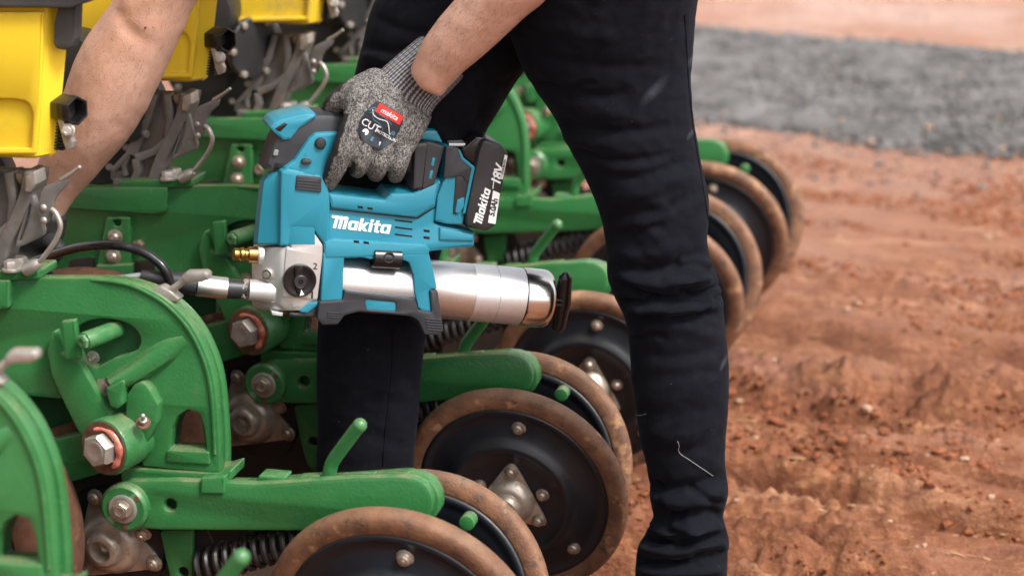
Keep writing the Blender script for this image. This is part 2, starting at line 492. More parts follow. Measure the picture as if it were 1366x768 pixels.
m_hose = pmat('black_hose', (0.010, 0.010, 0.011, 1), (0.016, 0.016, 0.017, 1), 0.25, var=50, grain=400, bump=0.05, dirt=(0.06, 0.05, 0.04, 1), dirt_amt=0.68, dirt_scale=60)
m_clear = pmat('grey_nylon_tube', (0.16, 0.17, 0.18, 1), (0.22, 0.23, 0.24, 1), 0.25, var=50, grain=400, bump=0.05)
m_boot = pmat('brown_leather', (0.055, 0.028, 0.015, 1), (0.04, 0.02, 0.012, 1), 0.6, var=30, grain=300, bump=0.3, dirt=(0.26, 0.11, 0.06, 1), dirt_amt=0.55, dirt_scale=25)
m_hair = pmat('dark_hair', (0.012, 0.009, 0.007, 1), None, 0.55, var=200, grain=400, bump=0.5)
m_shirt = pmat('dark_shirt_cotton', (0.012, 0.013, 0.016, 1), None, 0.85, var=20, grain=900, bump=0.3, spec=0.2)

def skin_material():
    k = NT('skin'); co = k.coords()
    n1 = k.noise(co, 14, 4, 0.6); n2 = k.noise(co, 90, 5, 0.7)
    col = k.mix(k.ramp(n1, 0.35, 0.7), (0.66, 0.41, 0.31, 1), (0.59, 0.335, 0.245, 1))
    col = k.mix(k.ramp(n2, 0.45, 0.75), col, (0.57, 0.29, 0.21, 1))
    frk = k.ramp(k.noise(co, 240, 2, 0.5), 0.70, 0.76)
    col = k.mix(frk, col, (0.30, 0.12, 0.07, 1))
    k.l(col, k.b.inputs['Base Color'])
    k.b.inputs['Roughness'].default_value = 0.5
    k.b.inputs['Specular IOR Level'].default_value = 0.35
    k.b.inputs['Subsurface Weight'].default_value = 0.12
    k.b.inputs['Subsurface Radius'].default_value = (0.012, 0.005, 0.003)
    k.b.inputs['Subsurface Scale'].default_value = 1.0
    vo = k.n('ShaderNodeTexVoronoi'); vo.inputs['Scale'].default_value = 420; k.l(co, vo.inputs['Vector'])
    k.bump(vo.outputs['Distance'], 0.25, 0.0010)
    return k.m
m_skin = skin_material()

def denim_material():
    k = NT('black_denim'); tc = k.n('ShaderNodeTexCoord'); co = tc.outputs['Object']
    n1 = k.noise(co, 9, 5, 0.65); n2 = k.noise(co, 60, 4, 0.7)
    col = k.mix(k.ramp(n1, 0.3, 0.75), (0.0058, 0.0063, 0.0092, 1), (0.0088, 0.0094, 0.0130, 1))
    col = k.mix(k.ramp(n2, 0.48, 0.8), col, (0.0115, 0.0122, 0.0155, 1))
    lint = k.ramp(k.noise(co, 380, 2, 0.5), 0.74, 0.78)
    col = k.mix(lint, col, (0.10, 0.105, 0.12, 1))
    # chalky smudges rubbed into the cloth
    for (px, py, Y, sx, sz, a) in ((872, 122, Y2 + 0.265, 0.008, 0.024, 0.3), (912, 92, Y2 + 0.27, 0.004, 0.009, 0.45), (912, 190, Y2 + 0.27, 0.003, 0.007, 0.3), (962, 490, Y2 + 0.30, 0.003, 0.011, 0.3)):
        c = at(px, py, Y)
        sb = k.n('ShaderNodeVectorMath', operation='SUBTRACT'); k.l(co, sb.inputs[0]); sb.inputs[1].default_value = c
        mp = k.n('ShaderNodeMapping'); mp.vector_type = 'POINT'; mp.inputs['Rotation'].default_value = (0, R(-40) if sz > 0.02 else R(-15), 0)
        k.l(sb.outputs[0], mp.inputs[0])
        m2 = k.n('ShaderNodeVectorMath', operation='MULTIPLY'); k.l(mp.outputs[0], m2.inputs[0]); m2.inputs[1].default_value = (1 / sx, 4, 1 / sz)
        ln = k.n('ShaderNodeVectorMath', operation='LENGTH'); k.l(m2.outputs[0], ln.inputs[0])
        rp = k.ramp(ln.outputs['Value'], 0.2, 1.0, (1, 1, 1, 1), (0, 0, 0, 1))
        mu = k.n('ShaderNodeMath', operation='MULTIPLY'); k.l(rp, mu.inputs[0]); k.l(k.noise(co, 260, 3, 0.7), mu.inputs[1])
        mu2 = k.n('ShaderNodeMath', operation='MULTIPLY'); k.l(mu.outputs[0], mu2.inputs[0]); mu2.inputs[1].default_value = a
        col = k.mix(mu2.outputs[0], col, (0.18, 0.20, 0.24, 1))
    k.l(col, k.b.inputs['Base Color'])
    k.b.inputs['Roughness'].default_value = 0.95
    k.b.inputs['Specular IOR Level'].default_value = 0.05
    k.b.inputs['Sheen Weight'].default_value = 0.05
    k.b.inputs['Sheen Roughness'].default_value = 0.4
    k.b.inputs['Sheen Tint'].default_value = (0.55, 0.62, 0.8, 1)
    wv = k.n('ShaderNodeTexWave'); wv.wave_type = 'BANDS'; wv.bands_direction = 'DIAGONAL'; wv.inputs['Scale'].default_value = 330; wv.inputs['Distortion'].default_value = 2.0
    k.l(co, wv.inputs['Vector'])
    ad = k.n('ShaderNodeMath', operation='MULTIPLY_ADD'); k.l(k.noise(co, 500, 3, 0.6), ad.inputs[0]); ad.inputs[1].default_value = 1.5; k.l(wv.outputs['Fac'], ad.inputs[2])
    k.bump(ad.outputs[0], 0.22, 0.0008)
    return k.m
m_denim = denim_material()

def knit_material(rib=False):
    k = NT('grey_rib_knit' if rib else 'grey_heather_knit'); tc = k.n('ShaderNodeTexCoord')
    co = tc.outputs['Object']
    vo = k.n('ShaderNodeTexVoronoi'); vo.inputs['Scale'].default_value = 980
    mp = k.n('ShaderNodeMapping'); mp.inputs['Rotation'].default_value = (0, R(38), 0); mp.inputs['Scale'].default_value = (1.0, 1.0, 0.55)
    k.l(co, mp.inputs[0]); k.l(mp.outputs[0], vo.inputs['Vector'])
    sp = k.n('ShaderNodeSeparateColor'); k.l(vo.outputs['Color'], sp.inputs[0])
    rp = k.n('ShaderNodeValToRGB'); e = rp.color_ramp.elements
    e[0].position = 0.0; e[0].color = (0.05, 0.048, 0.05, 1); e[1].position = 1.0; e[1].color = (0.31, 0.295, 0.28, 1)
    for p_, c_ in ((0.3, (0.06, 0.058, 0.058, 1)), (0.5, (0.14, 0.132, 0.125, 1)), (0.78, (0.24, 0.226, 0.21, 1))):
        x = e.new(p_); x.color = c_
    k.l(sp.outputs[0], rp.inputs[0])
    col = rp.outputs[0]
    if rib:
        uv = k.n('ShaderNodeUVMap'); uv.uv_map = 'rib'
        sx = k.n('ShaderNodeSeparateXYZ'); k.l(uv.outputs[0], sx.inputs[0])
        def sine(inp, f):
            a = k.n('ShaderNodeMath', operation='MULTIPLY'); k.l(inp, a.inputs[0]); a.inputs[1].default_value = f * 2 * PI
            b = k.n('ShaderNodeMath', operation='SINE'); k.l(a.outputs[0], b.inputs[0]); return b.outputs[0]
        pr = k.n('ShaderNodeMath', operation='MULTIPLY_ADD'); k.l(sine(sx.outputs[1], 26), pr.inputs[0]); pr.inputs[1].default_value = 0.45; k.l(sine(sx.outputs[0], 52), pr.inputs[2])
        mr = k.ramp(pr.outputs[0], -0.2, 0.55)
        nz = k.noise(co, 500, 2, 0.6)
        lt = k.mix(k.ramp(nz, 0.35, 0.65), (0.42, 0.41, 0.415, 1), (0.24, 0.24, 0.25, 1))
        col = k.mix(mr, (0.065, 0.067, 0.075, 1), lt)
        k.bump(pr.outputs[0], 0.6, 0.0012)
    else:
        k.bump(sp.outputs[0], 0.45, 0.0009)
    k.l(col, k.b.inputs['Base Color'])
    k.b.inputs['Roughness'].default_value = 0.9
    k.b.inputs['Specular IOR Level'].default_value = 0.2
    return k.m
m_knit = knit_material(); m_rib = knit_material(True)
m_palm = pmat('black_nitrile_coating', (0.013, 0.013, 0.014, 1), (0.02, 0.02, 0.021, 1), 0.6, var=50, grain=500, bump=0.3)

def soil_material():
    k = NT('red_soil'); tc = k.n('ShaderNodeTexCoord'); co = tc.outputs['Object']
    n1 = k.noise(co, 2.3, 6, 0.62, (0.6, 1.4, 1)); n2 = k.noise(co, 13, 8, 0.7, (0.6, 1.2, 1)); n3 = k.noise(co, 70, 6, 0.7)
    col = k.mix(k.ramp(n2, 0.36, 0.66), (0.22, 0.074, 0.035, 1), (0.40, 0.165, 0.082, 1))
    col = k.mix(k.ramp(n3, 0.54, 0.70), col, (0.48, 0.22, 0.11, 1))
    col = k.mix(k.ramp(n1, 0.52, 0.72), col, (0.46, 0.235, 0.165, 1))
    col = k.mix(k.ramp(k.noise(co, 26, 5, 0.7), 0.62, 0.72), col, (0.23, 0.075, 0.042, 1))
    st = k.noise(co, 6, 8, 0.74, (0.26, 1.5, 1))
    col = k.mix(k.ramp(st, 0.56, 0.66), col, (0.54, 0.26, 0.14, 1))
    col = k.mix(k.ramp(st, 0.34, 0.44, (1, 1, 1, 1), (0, 0, 0, 1)), col, (0.20, 0.066, 0.036, 1))
    s2 = k.noise(co, 17, 8, 0.75, (0.38, 1.5, 1))
    col = k.mix(k.ramp(s2, 0.57, 0.68), col, (0.56, 0.27, 0.125, 1))
    col = k.mix(k.ramp(s2, 0.33, 0.43, (1, 1, 1, 1), (0, 0, 0, 1)), col, (0.17, 0.054, 0.028, 1))
    # sky glare on the far yard, painted as soil that pales with distance
    sx = k.n('ShaderNodeSeparateXYZ'); k.l(co, sx.inputs[0])
    mr = k.n('ShaderNodeMapRange'); k.l(sx.outputs[1], mr.inputs[0]); mr.inputs[1].default_value = 4.0; mr.inputs[2].default_value = 8.5
    md = k.n('ShaderNodeMath', operation='MULTIPLY'); k.l(mr.outputs[0], md.inputs[0]); md.inputs[1].default_value = 0.75
    pale = k.mix(k.ramp(k.noise(co, 1.6, 5, 0.6), 0.38, 0.62), (0.54, 0.29, 0.205, 1), (0.66, 0.46, 0.385, 1))
    col = k.mix(md.outputs[0], col, pale)
    k.l(col, k.b.inputs['Base Color'])
    k.b.inputs['Roughness'].default_value = 0.85
    k.b.inputs['Specular IOR Level'].default_value = 0.3
    ad = k.n('ShaderNodeMath', operation='MULTIPLY_ADD'); k.l(n2, ad.inputs[0]); ad.inputs[1].default_value = 2.0; k.l(n3, ad.inputs[2])
    k.bump(ad.outputs[0], 0.9, 0.016)
    return k.m
m_soil = soil_material()
m_clod = pmat('red_soil_clod', (0.29, 0.105, 0.050, 1), (0.20, 0.070, 0.034, 1), 0.9, var=30, grain=160, bump=0.5, bd=0.004, dirt=(0.42, 0.19, 0.095, 1), dirt_amt=0.58, dirt_scale=25, spec=0.15)
m_pebble = pmat('pale_pebble', (0.44, 0.27, 0.16, 1), (0.40, 0.27, 0.19, 1), 0.8, var=6, grain=200, bump=0.2)
m_straw = pmat('dry_straw', (0.50, 0.30, 0.15, 1), (0.40, 0.22, 0.10, 1), 0.7, var=30, grain=300, bump=0.1)
m_stone = pmat('grey_crushed_stone', (0.085, 0.080, 0.077, 1), (0.19, 0.18, 0.174, 1), 0.85, var=9, grain=120, bump=0.3, dirt=(0.33, 0.29, 0.26, 1), dirt_amt=0.60, dirt_scale=14, spec=0.25)

exec_parts = []

# ------------------------------------------------------------------ the ground
def gh(x, y):
    """Height of the rutted red soil (arrays or numbers)."""
    x = np.asarray(x, float); y = np.asarray(y, float)
    wx = x + 0.10 * vnoise(x * 2.1, y * 2.1, 3); wy = y + 0.24 * x + 0.035 * fbm(x * 1.7, y * 2.4, 3, 5)
    near = np.clip((5.4 - y) / 1.3, 0.10, 1)
    n1 = vnoise(wx * 0.30, wy * 4.8, 11) + 0.13 * fbm(x * 4.5, y * 13, 3, 13)
    n2 = vnoise(wx * 0.8, wy * 10.5, 15) + 0.2 * fbm(x * 8, y * 20, 3, 17)
    fur = -0.055 * np.exp(-(n1 / 0.16) ** 2) + 0.034 * np.exp(-((n1 - 0.36) / 0.16) ** 2)    # furrows with a thrown-up lip
    fur2 = -0.026 * np.exp(-(n2 / 0.15) ** 2) + 0.014 * np.exp(-((n2 - 0.33) / 0.15) ** 2)
    patch = np.clip(0.55 + 1.3 * vnoise(x * 2.3, y * 3.4, 41), 0.12, 1.1)
    lump = np.abs(fbm(wx * 4.5, wy * 20, 4, 21)) - 0.35
    crumb = np.abs(fbm(x * 22, wy * 58, 3, 31)) - 0.35
    return (fur + fur2) * near + (0.034 * lump + 0.019 * crumb + 0.008 * fbm(x * 75, y * 95, 2, 37)) * patch * np.clip(near, 0.35, 1)
def axis_vals(a, b, fine, big):
    mid = list(np.arange(a, b, fine)) if np.isscalar(fine) else list(fine)
    lo, hi, s = [], [], 0.08
    p = mid[0]
    while p > -big: s *= 1.45; p -= s; lo.append(p)
    p = mid[-1]; s = 0.08
    while p < big: s *= 1.45; p += s; hi.append(p)
    return np.array(lo[::-1] + mid + hi)
ys = []; y = 2.75
while y < 9.4:
    ys.append(y); y += 0.0055 + max(0, (y - 3.0)) * 0.0035
gx = axis_vals(-2.3, 0.55, 0.0065, 900); gy = axis_vals(0, 0, ys, 900)
GX, GY = np.meshgrid(gx, gy)
fade = np.clip((1.2 - np.maximum(np.maximum(-2.3 - GX, GX - 0.55), np.maximum(2.75 - GY, GY - 9.4))) / 1.2, 0, 1)
GZ = gh(GX, GY) * fade
gme = bpy.data.meshes.new('ground')
nx, ny = len(gx), len(gy)
gme.vertices.add(nx * ny)
gme.vertices.foreach_set('co', np.stack([GX, GY, GZ], -1).astype(np.float32).ravel())
ii = (np.arange(ny - 1)[:, None] * nx + np.arange(nx - 1)[None, :]).ravel()
q = np.stack([ii, ii + 1, ii + nx + 1, ii + nx], -1)
gme.loops.add(q.size); gme.loops.foreach_set('vertex_index', q.ravel())
gme.polygons.add(len(q)); gme.polygons.foreach_set('loop_start', np.arange(0, q.size, 4)); gme.polygons.foreach_set('loop_total', np.full(len(q), 4))
gme.polygons.foreach_set('use_smooth', [True] * len(q))
gme.update(); gme.validate()
gme.materials.append(m_soil)
tag(link(bpy.data.objects.new('ground', gme)), kind='structure')

ICO = bmesh.new(); bmesh.ops.create_icosphere(ICO, subdivisions=1, radius=1)
ICV = np.array([v.co[:] for v in ICO.verts]); ICF = [tuple(v.index for v in f.verts) for f in ICO.faces]; ICO.free()
ICFA = np.array(ICF)
def lumps(name, pts, sizes, mat, flat=(0.5, 0.9), jag=0.35, sink=0.25, stretch=1.0):
    """Many small stones or clods in one mesh (nobody could count them)."""
    n = len(pts)
    sc = np.stack([sizes * rng.uniform(0.8, 1.3, n) * stretch, sizes * rng.uniform(0.8, 1.2, n), sizes * rng.uniform(flat[0], flat[1], n)], -1)
    V = ICV[None] * (1 + rng.uniform(-jag, jag, (n, len(ICV), 1))) * sc[:, None, :]
    a = rng.uniform(0, 2 * PI, n) if stretch == 1.0 else rng.normal(-0.2, 0.5, n)
    c, s = np.cos(a)[:, None], np.sin(a)[:, None]
    X = V[..., 0] * c - V[..., 1] * s; Yv = V[..., 0] * s + V[..., 1] * c
    V = np.stack([X, Yv, V[..., 2]], -1) + pts[:, None, :]
    V[..., 2] += (sc[:, 2] * (1 - 2 * sink))[:, None]
    F = (ICFA[None] + (np.arange(n) * len(ICV))[:, None, None]).reshape(-1, 3)
    me = bpy.data.meshes.new(name)
    me.from_pydata(V.reshape(-1, 3).tolist(), [], F.tolist()); me.update()
    me.materials.append(mat)
    o = link(bpy.data.objects.new(name, me))
    return o
def spread(n, x0, x1, y0, y1):
    x = rng.uniform(x0, x1, n); y = y0 + (y1 - y0) * rng.uniform(0, 1, n) ** 1.35
    return x, y
x, y = spread(70000, -1.3, 0.35, 2.8, 6.0)
dens = vnoise(x * 2.2 + 5, (y + .22 * x) * 7.5, 77) + 0.5 * vnoise(x * 7, (y + .22 * x) * 17, 78)
keep = dens > rng.uniform(-0.1, 0.55, len(x))
x, y = x[keep], y[keep]
sz = np.clip(rng.lognormal(-5.9, 0.55, len(x)), 0.0013, 0.011)
tag(lumps('soil_clod', np.stack([x, y, gh(x, y)], -1), sz, m_clod, (0.5, 0.9), 0.4, 0.35), 'crumbled red soil clods scattered over the rutted ground beside the wheels', 'soil clods', kind='stuff')
x, y = spread(620, -1.3, 0.35, 2.9, 6.5)
tag(lumps('pebble', np.stack([x, y, gh(x, y)], -1), np.clip(rng.lognormal(-5.6, 0.42, len(x)), 0.002, 0.011), m_pebble, (0.5, 0.8), 0.22), 'small pale pebbles lying on the red soil', 'pebbles', kind='stuff')
x, y = spread(420, -1.3, 0.35, 2.9, 5.2)
tag(lumps('straw', np.stack([x, y, gh(x, y) + 0.001], -1), np.clip(rng.lognormal(-6.15, 0.35, len(x)), 0.0012, 0.0045), m_straw, (0.15, 0.35), 0.2, 0.1, 5.5), 'flat bits of dry straw and husk lying on the red soil', 'straw', kind='stuff')

# the strip of crushed grey stone across the yard
def band_edges(x):
    lo = 6.17 - 0.28 * (x + 0.6) + 0.16 * fbm(x * 1.6, x * 0 + 3.3, 4, 91)
    hi = 7.78 - 0.15 * (x + 0.8) + 0.10 * fbm(x * 1.3, x * 0 + 8.3, 3, 95)
    return lo, hi
bx = np.concatenate([np.linspace(-30, -3, 40), np.arange(-2.95, 1.5, 0.05), np.linspace(1.6, 24, 40)])
bt = np.linspace(0, 1, 26)
lo, hi = band_edges(bx)
BX, BT = np.meshgrid(bx, bt)
BY = lo[None] + (hi - lo)[None] * BT
BZ = 0.006 + 0.030 * np.minimum(1, np.minimum(BT, 1 - BT) * 7) + 0.010 * fbm(BX * 6, BY * 6, 3, 99)
BZ[0] -= 0.05; BZ[-1] -= 0.05
n1, n0 = BX.shape
ii = (np.arange(n1 - 1)[:, None] * n0 + np.arange(n0 - 1)[None]).ravel()
bme = bpy.data.meshes.new('gravel_strip')
bme.from_pydata(np.stack([BX, BY, BZ], -1).reshape(-1, 3).tolist(), [], np.stack([ii, ii + 1, ii + n0 + 1, ii + n0], -1).tolist()); bme.update()
bme.polygons.foreach_set('use_smooth', [True] * len(bme.polygons))
bme.materials.append(m_stone)
tag(link(bpy.data.objects.new('gravel_strip', bme)), kind='structure')
n = 26000
x = rng.uniform(-2.3, 0.6, n); lo, hi = band_edges(x)
t = rng.uniform(-0.02, 1.02, n); y = lo + (hi - lo) * t
z = 0.004 + 0.030 * np.clip(np.minimum(t, 1 - t) * 7, 0, 1)
tag(lumps('gravel', np.stack([x, y, z], -1), np.clip(rng.lognormal(-4.95, 0.38, n), 0.003, 0.016), m_stone, (0.5, 0.9), 0.35, 0.3), 'loose crushed grey stones of the gravel strip across the yard', 'gravel', kind='stuff')
n = 420
x = rng.uniform(-2.0, 0.5, n); lo, hi = band_edges(x); y = lo - np.abs(rng.normal(0, 0.28, n))
tag(lumps('stray_gravel', np.stack([x, y, gh(x, y)], -1), np.clip(rng.lognormal(-5.3, 0.4, n), 0.003, 0.012), m_stone), 'stray grey stones strewn on the red soil in front of the gravel strip', 'stray gravel', kind='stuff')
n = 130
x = rng.uniform(-2.2, 0.5, n); lo, hi = band_edges(x); t = rng.uniform(-0.1, 1.0, n); y = lo + (hi - lo) * t
tag(lumps('pale_stone', np.stack([x, y, 0.02 + 0.012 * np.ones(n)], -1), np.clip(rng.lognormal(-5.0, 0.3, n), 0.004, 0.011), m_pebble), 'pale tan stones mixed into the grey gravel', 'pale stones', kind='stuff')

# ------------------------------------------------------------------ one row unit of the planter (built in the second unit's place, then copied)
UO = Vector((-1.06, Y2, 0))
unit = empty('planter_row_unit', UO)
GRP = 'planter row units side by side'
FACE = Vector((0, -1, 0))
def part(name, mb, mat, parent=None, **k):
    return mb.build(name, mat, parent or unit, **k)

# --- main casting: plate with the arched rear, slot and D-shaped window
ARCH = [(-330, 380), (0, 374), (60, 371), (122, 371)] + \
       [tuple(p) for p in spl([(150, 373), (172, 377), (198, 386), (222, 400), (245, 421), (263, 446), (276, 474), (284, 500), (288, 526), (291, 560), (293, 596)], 4, False)] + \
       [(293, 632, 3), (190, 622, 4), (176, 560), (146, 548, 6), (120, 536), (88, 533), (18, 527), (-330, 522)]
SLOT = [tuple(p) for p in spl([(102, 440), (112, 431), (128, 426), (148, 426), (168, 431), (181, 440), (187, 452), (184, 464), (172, 472), (152, 478), (140, 484), (128, 490), (118, 486), (108, 480), (101, 462)], 4)]
DWIN = rnd([(226, 598, 2), (229, 572), (236, 556, 8), (250, 546, 8), (266, 551, 8), (272, 572), (275, 600, 2)], 4, 4)
mb = MB().plate(rnd(ARCH, 0), 0.0, 0.020, 0.003, [SLOT, DWIN])
mb.plate([(p[0] + 10, p[1] + (-1 if p[1] < 500 else 0)) for p in rnd(ARCH, 0)[3:-7]] + [(190, 622), (170, 530), (122, 420)], 0.046, 0.018, 0.0035, [[(x + 6, y - 1) for x, y in DWIN]])
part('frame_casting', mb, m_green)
# web between the two rims, set back, with the row of detent notches on its edge
core = [(-330, 388), (60, 383), (122, 383)] + [tuple(p) for p in spl([(164, 390), (188, 401), (208, 417), (226, 437), (241, 460), (252, 486), (261, 516), (268, 545), (275, 596)], 4, False)] + [(289, 626), (192, 616), (178, 556), (120, 530), (-330, 516)]
mb = MB().plate(core, 0.0195, 0.027, 0.001, [[(x + 3, y) for x, y in DWIN]])
part('casting_web', mb, m_dgreen)  # groove's darkness put into the colour so the teeth stand out
mb = MB()
tp = [np.array(p) for p in spl([(213, 401), (239, 423), (257, 448), (270, 477), (279, 508)], 14, False)]
acc, last = 0, tp[0]
for p in tp[1:]:
    acc += np.linalg.norm(p - last); last = p
    if acc > 11:
        acc = 0
        a, b = P(p[0] + 2, p[1], 0.018), P(p[0] + 2, p[1], 0.048)
        mb.cyl(a, b, 0.0036, n=12, bev=0.0005)
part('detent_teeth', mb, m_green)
# rear wall of the slot, with a raised casting number
mb = MB().plate([(96, 420), (196, 420), (196, 495), (96, 495)], 0.022, 0.01, 0.001)
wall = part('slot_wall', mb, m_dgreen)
tv, tf = text_geo('224', 11 * M2, 0.0, 0.0)
c0 = P(174, 466, 0.0215)
rot = R(52)
mb = MB(); mb.add([(c0.x + x * math.cos(rot) - y * math.sin(rot), c0.y, c0.z + x * math.sin(rot) + y * math.cos(rot)) for x, y in tv], tf, True)
part('casting_number', mb, m_green, wall)
# D-window sill
mb = MB().plate(rnd([(222, 600), (278, 603), (280, 620), (222, 616)], 3), -0.0035, 0.006, 0.002)
part('window_sill', mb, m_green)
# raised rib that sweeps out to the hook
def ribbon(mb, pts, dy0=0.0):
    """pts: px, py, half width px, height (m): a rounded ridge standing proud of the plate."""
    pts = spl(pts, 6, False)
    rings = []
    for i, (x, y, hw, h) in enumerate(pts):
        a = pts[max(i - 1, 0)]; b = pts[min(i + 1, len(pts) - 1)]
        t = np.array((b[0] - a[0], b[1] - a[1])); t = t / (np.linalg.norm(t) + 1e-9); nrm = np.array((-t[1], t[0]))
        rg = []
        for s, d in ((-1.15, 0.003), (-1.0, -0.25), (-0.7, -0.85), (-0.3, -1.0), (0.3, -1.0), (0.7, -0.85), (1.0, -0.25), (1.15, 0.003)):
            rg.append(P(x + nrm[0] * hw * s, y + nrm[1] * hw * s, dy0 + (d * h if d < 0 else d)))
        rings.append(rg)
    mb.loft(rings)
mb = MB()
ribbon(mb, [(121, 374, 1.6, 0.0006), (150, 376.5, 2.6, 0.003), (172, 381, 2.8, 0.003), (195, 391, 2.8, 0.003), (218, 405, 2.8, 0.003), (240, 426, 2.8, 0.003), (257, 450, 2.8, 0.003), (270, 478, 2.8, 0.003), (278, 506, 2.8, 0.003), (283, 545, 2.8, 0.003), (286, 606, 2.4, 0.0026)], 0.0)
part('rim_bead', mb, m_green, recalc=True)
mb = MB()
ribbon(mb, [(246, 452, 5, 0.0012), (230, 463, 13, 0.006), (208, 478, 16, 0.012), (184, 494, 15, 0.018), (161, 508, 14, 0.024), (148, 515, 13, 0.026)])
mb.plate(rnd([(141, 517, 3), (166, 506, 4), (163, 526, 3), (164, 540, 6), (156, 546, 6), (147, 543, 5), (143, 532, 3)], 3), -0.027, 0.03, 0.003)
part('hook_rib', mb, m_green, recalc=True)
# ear of the pivot lug
mb = MB().plate(rnd([(166, 560), (168, 527, 4), (177, 513, 7), (190, 508, 8), (200, 520, 8), (211, 540, 8), (209, 565, 6), (196, 590), (170, 592)], 4), -0.016, 0.02, 0.004)
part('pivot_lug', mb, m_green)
mb = MB().domebolt(P(139, 518, 0.0), FACE, 0.010, 0.006)
part('pin', mb, m_bolt)
# down-pressure lever plate at the front of the slot, with its cross bar
LEV = rnd([(81, 470), (73, 440, 6), (66, 447), (62, 470, 10), (68, 500), (86, 540), (100, 568), (118, 600), (160, 590), (148, 553), (126, 520), (105, 482), (92, 480)], 6)
mb = MB().plate(LEV, -0.018, 0.016, 0.003)
part('pressure_lever', mb, m_green)
mb = MB().plate(rnd([(80, 429, 3), (99, 427, 3), (106, 480, 3), (86, 482, 3)], 3), -0.030, 0.013, 0.0035)
part('lever_stop', mb, m_green)
mb = MB()
a, b = P(112, 455, -0.040), P(158, 438, 0.014)
mb.cyl(a, b, 0.0112, n=24, bev=0.002)
mb.hexbolt(a + (a - b).normalized() * -0.001, a - b, 0.0092, 0.005, 0.3)
part('stop_roller', mb, m_green)
mb = MB().hexbolt(P(125, 476, 0.021), FACE, 0.0042, 0.005, 0.2, 0.0085)
part('small_bolt', mb, m_zinc)
# bar and barrel of the lower pivot, with the big greased bolt and zerk
mb = MB().plate(rnd([(-60, 600), (66, 588, 4), (120, 576), (165, 575), (168, 622), (86, 646), (-60, 670)], 6), 0.004, 0.03, 0.004)
part('lower_link', mb, m_green)
a, b = P(139, 597, -0.042), P(192, 574, 0.03)
mb = MB().cyl(a, b, 0.0365, 0.033, 32, 0.004)
barrel = part('pivot_barrel', mb, m_green)
ax = (a - b).normalized()
mb = MB().lathe([(0.034, 0.0003), (0.034, 0.0012), (0.026, 0.0018), (0.0005, 0.002)], frame(a, ax), 28, False)
part('rust_ring', mb, m_rust, barrel)
mb = MB().hexbolt(a + ax * 0.001, ax, 0.0215, 0.017, 0.35)
part('large_bolt', mb, m_zinc, barrel)
mb = MB()
gp = [a + ax * 0.004 + Vector((math.cos(t) * 0.0255, -0.002, math.sin(t) * 0.0262)) for t in np.linspace(1.9, -1.0, 22)]
gr = [0.0022 + 0.0046 * math.exp(-((i - 13) / 5.5) ** 2) + 0.0006 * math.sin(i * 1.1) + 0.0012 * math.exp(-((i - 19) / 1.5) ** 2) for i in range(22)]
mb.tube(gp, gr, 10)
part('grease_smear', mb, m_grease, barrel)
z = P(191, 563, -0.030)
mb = MB().cyl(z, z + Vector((0.25, -0.55, 0.75)).normalized() * 0.007, 0.0052, n=6, bev=0.0005)
mb.cyl(z + Vector((0.25, -0.55, 0.75)).normalized() * 0.007, z + Vector((0.25, -0.55, 0.75)).normalized() * 0.014, 0.003, 0.0022, 12, 0.0005)
mb.ball(z + Vector((0.25, -0.55, 0.75)).normalized() * 0.0145, 0.0032, 10)
part('grease_nipple', mb, m_zinc, barrel)
mb = MB().lathe([(0.0095, 0), (0.0088, 0.0012), (0.001, 0.0018)], frame(z - Vector((0.25, -0.55, 0.75)).normalized() * 0.0012, (0.25, -0.55, 0.75)), 16, False)
part('rust_spot', mb, m_rust, barrel)

# --- closing-wheel arm: two cheek plates, deck between, pivot ring, hole
AY = -0.020
ARM = [(150, 652), (172, 641, 10), (232, 640), (340, 645, 60), (400, 641, 60), (470, 636), (536, 635, 8)] + [tuple(p) for p in spl([(552, 637.5), (565, 644), (573, 654), (577, 667), (576, 682)], 4, False)] + [(569, 695, 8), (412, 709, 30), (215, 708), (186, 706, 4), (150, 690)]
AEND = [tuple(p) for p in spl([(556, 634), (571, 640), (580, 650), (586, 664), (586, 680)], 4, False)]
mb = MB().plate(rnd(ARM, 0), AY, 0.018, 0.006, [circ(226, 674, 7.5, 14)])
mb.plate(rnd([(318, 650), (400, 643), (535, 641, 8), (556, 648, 10), (567, 668, 8), (564, 688, 6), (412, 704), (318, 704)], 5), -0.0035, 0.034, 0.001)
mb.plate(rnd([(160, 652), (172, 641, 8), (340, 645, 60), (540, 631.5, 8)] + AEND + [(578, 694, 8), (412, 709, 30), (160, 704)], 0), 0.012, 0.028, 0.006)
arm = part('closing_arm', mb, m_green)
mb = MB().plate(rnd([(344, 634, 3), (380, 637, 3), (378, 650, 2), (344, 650, 2)], 2), 0.0, 0.028, 0.002)
part('detent_block', mb, m_green, arm)
mb = MB().plate(rnd([(398, 637), (424, 636), (424, 645), (398, 645)], 2), 0.004, 0.02, 0.002)
part('detent_block', mb, m_green, arm)
mb = MB().plate(rnd([(455, 633.5), (500, 631), (500, 640), (455, 640)], 2), -0.004, 0.012, 0.002)
part('detent_block', mb, m_green, arm)
mb = MB().plate(rnd([(512, 631.5), (543, 632), (543, 640), (512, 640)], 2), 0.008, 0.016, 0.002)
part('detent_block', mb, m_green, arm)
mb = MB().plate(rnd([(267, 638, 2), (299, 636, 2), (299, 659, 3), (267, 659, 3)], 2), AY - 0.004, 0.018, 0.003)
part('stop_tab', mb, m_green, arm)
mb = MB().plate(rnd([(160, 624), (292, 632), (308, 627, 2), (307, 641, 3), (290, 646), (162, 643)], 2), -0.004, 0.05, 0.002)
part('casting_foot', mb, m_green)
c = P(170, 673, AY)
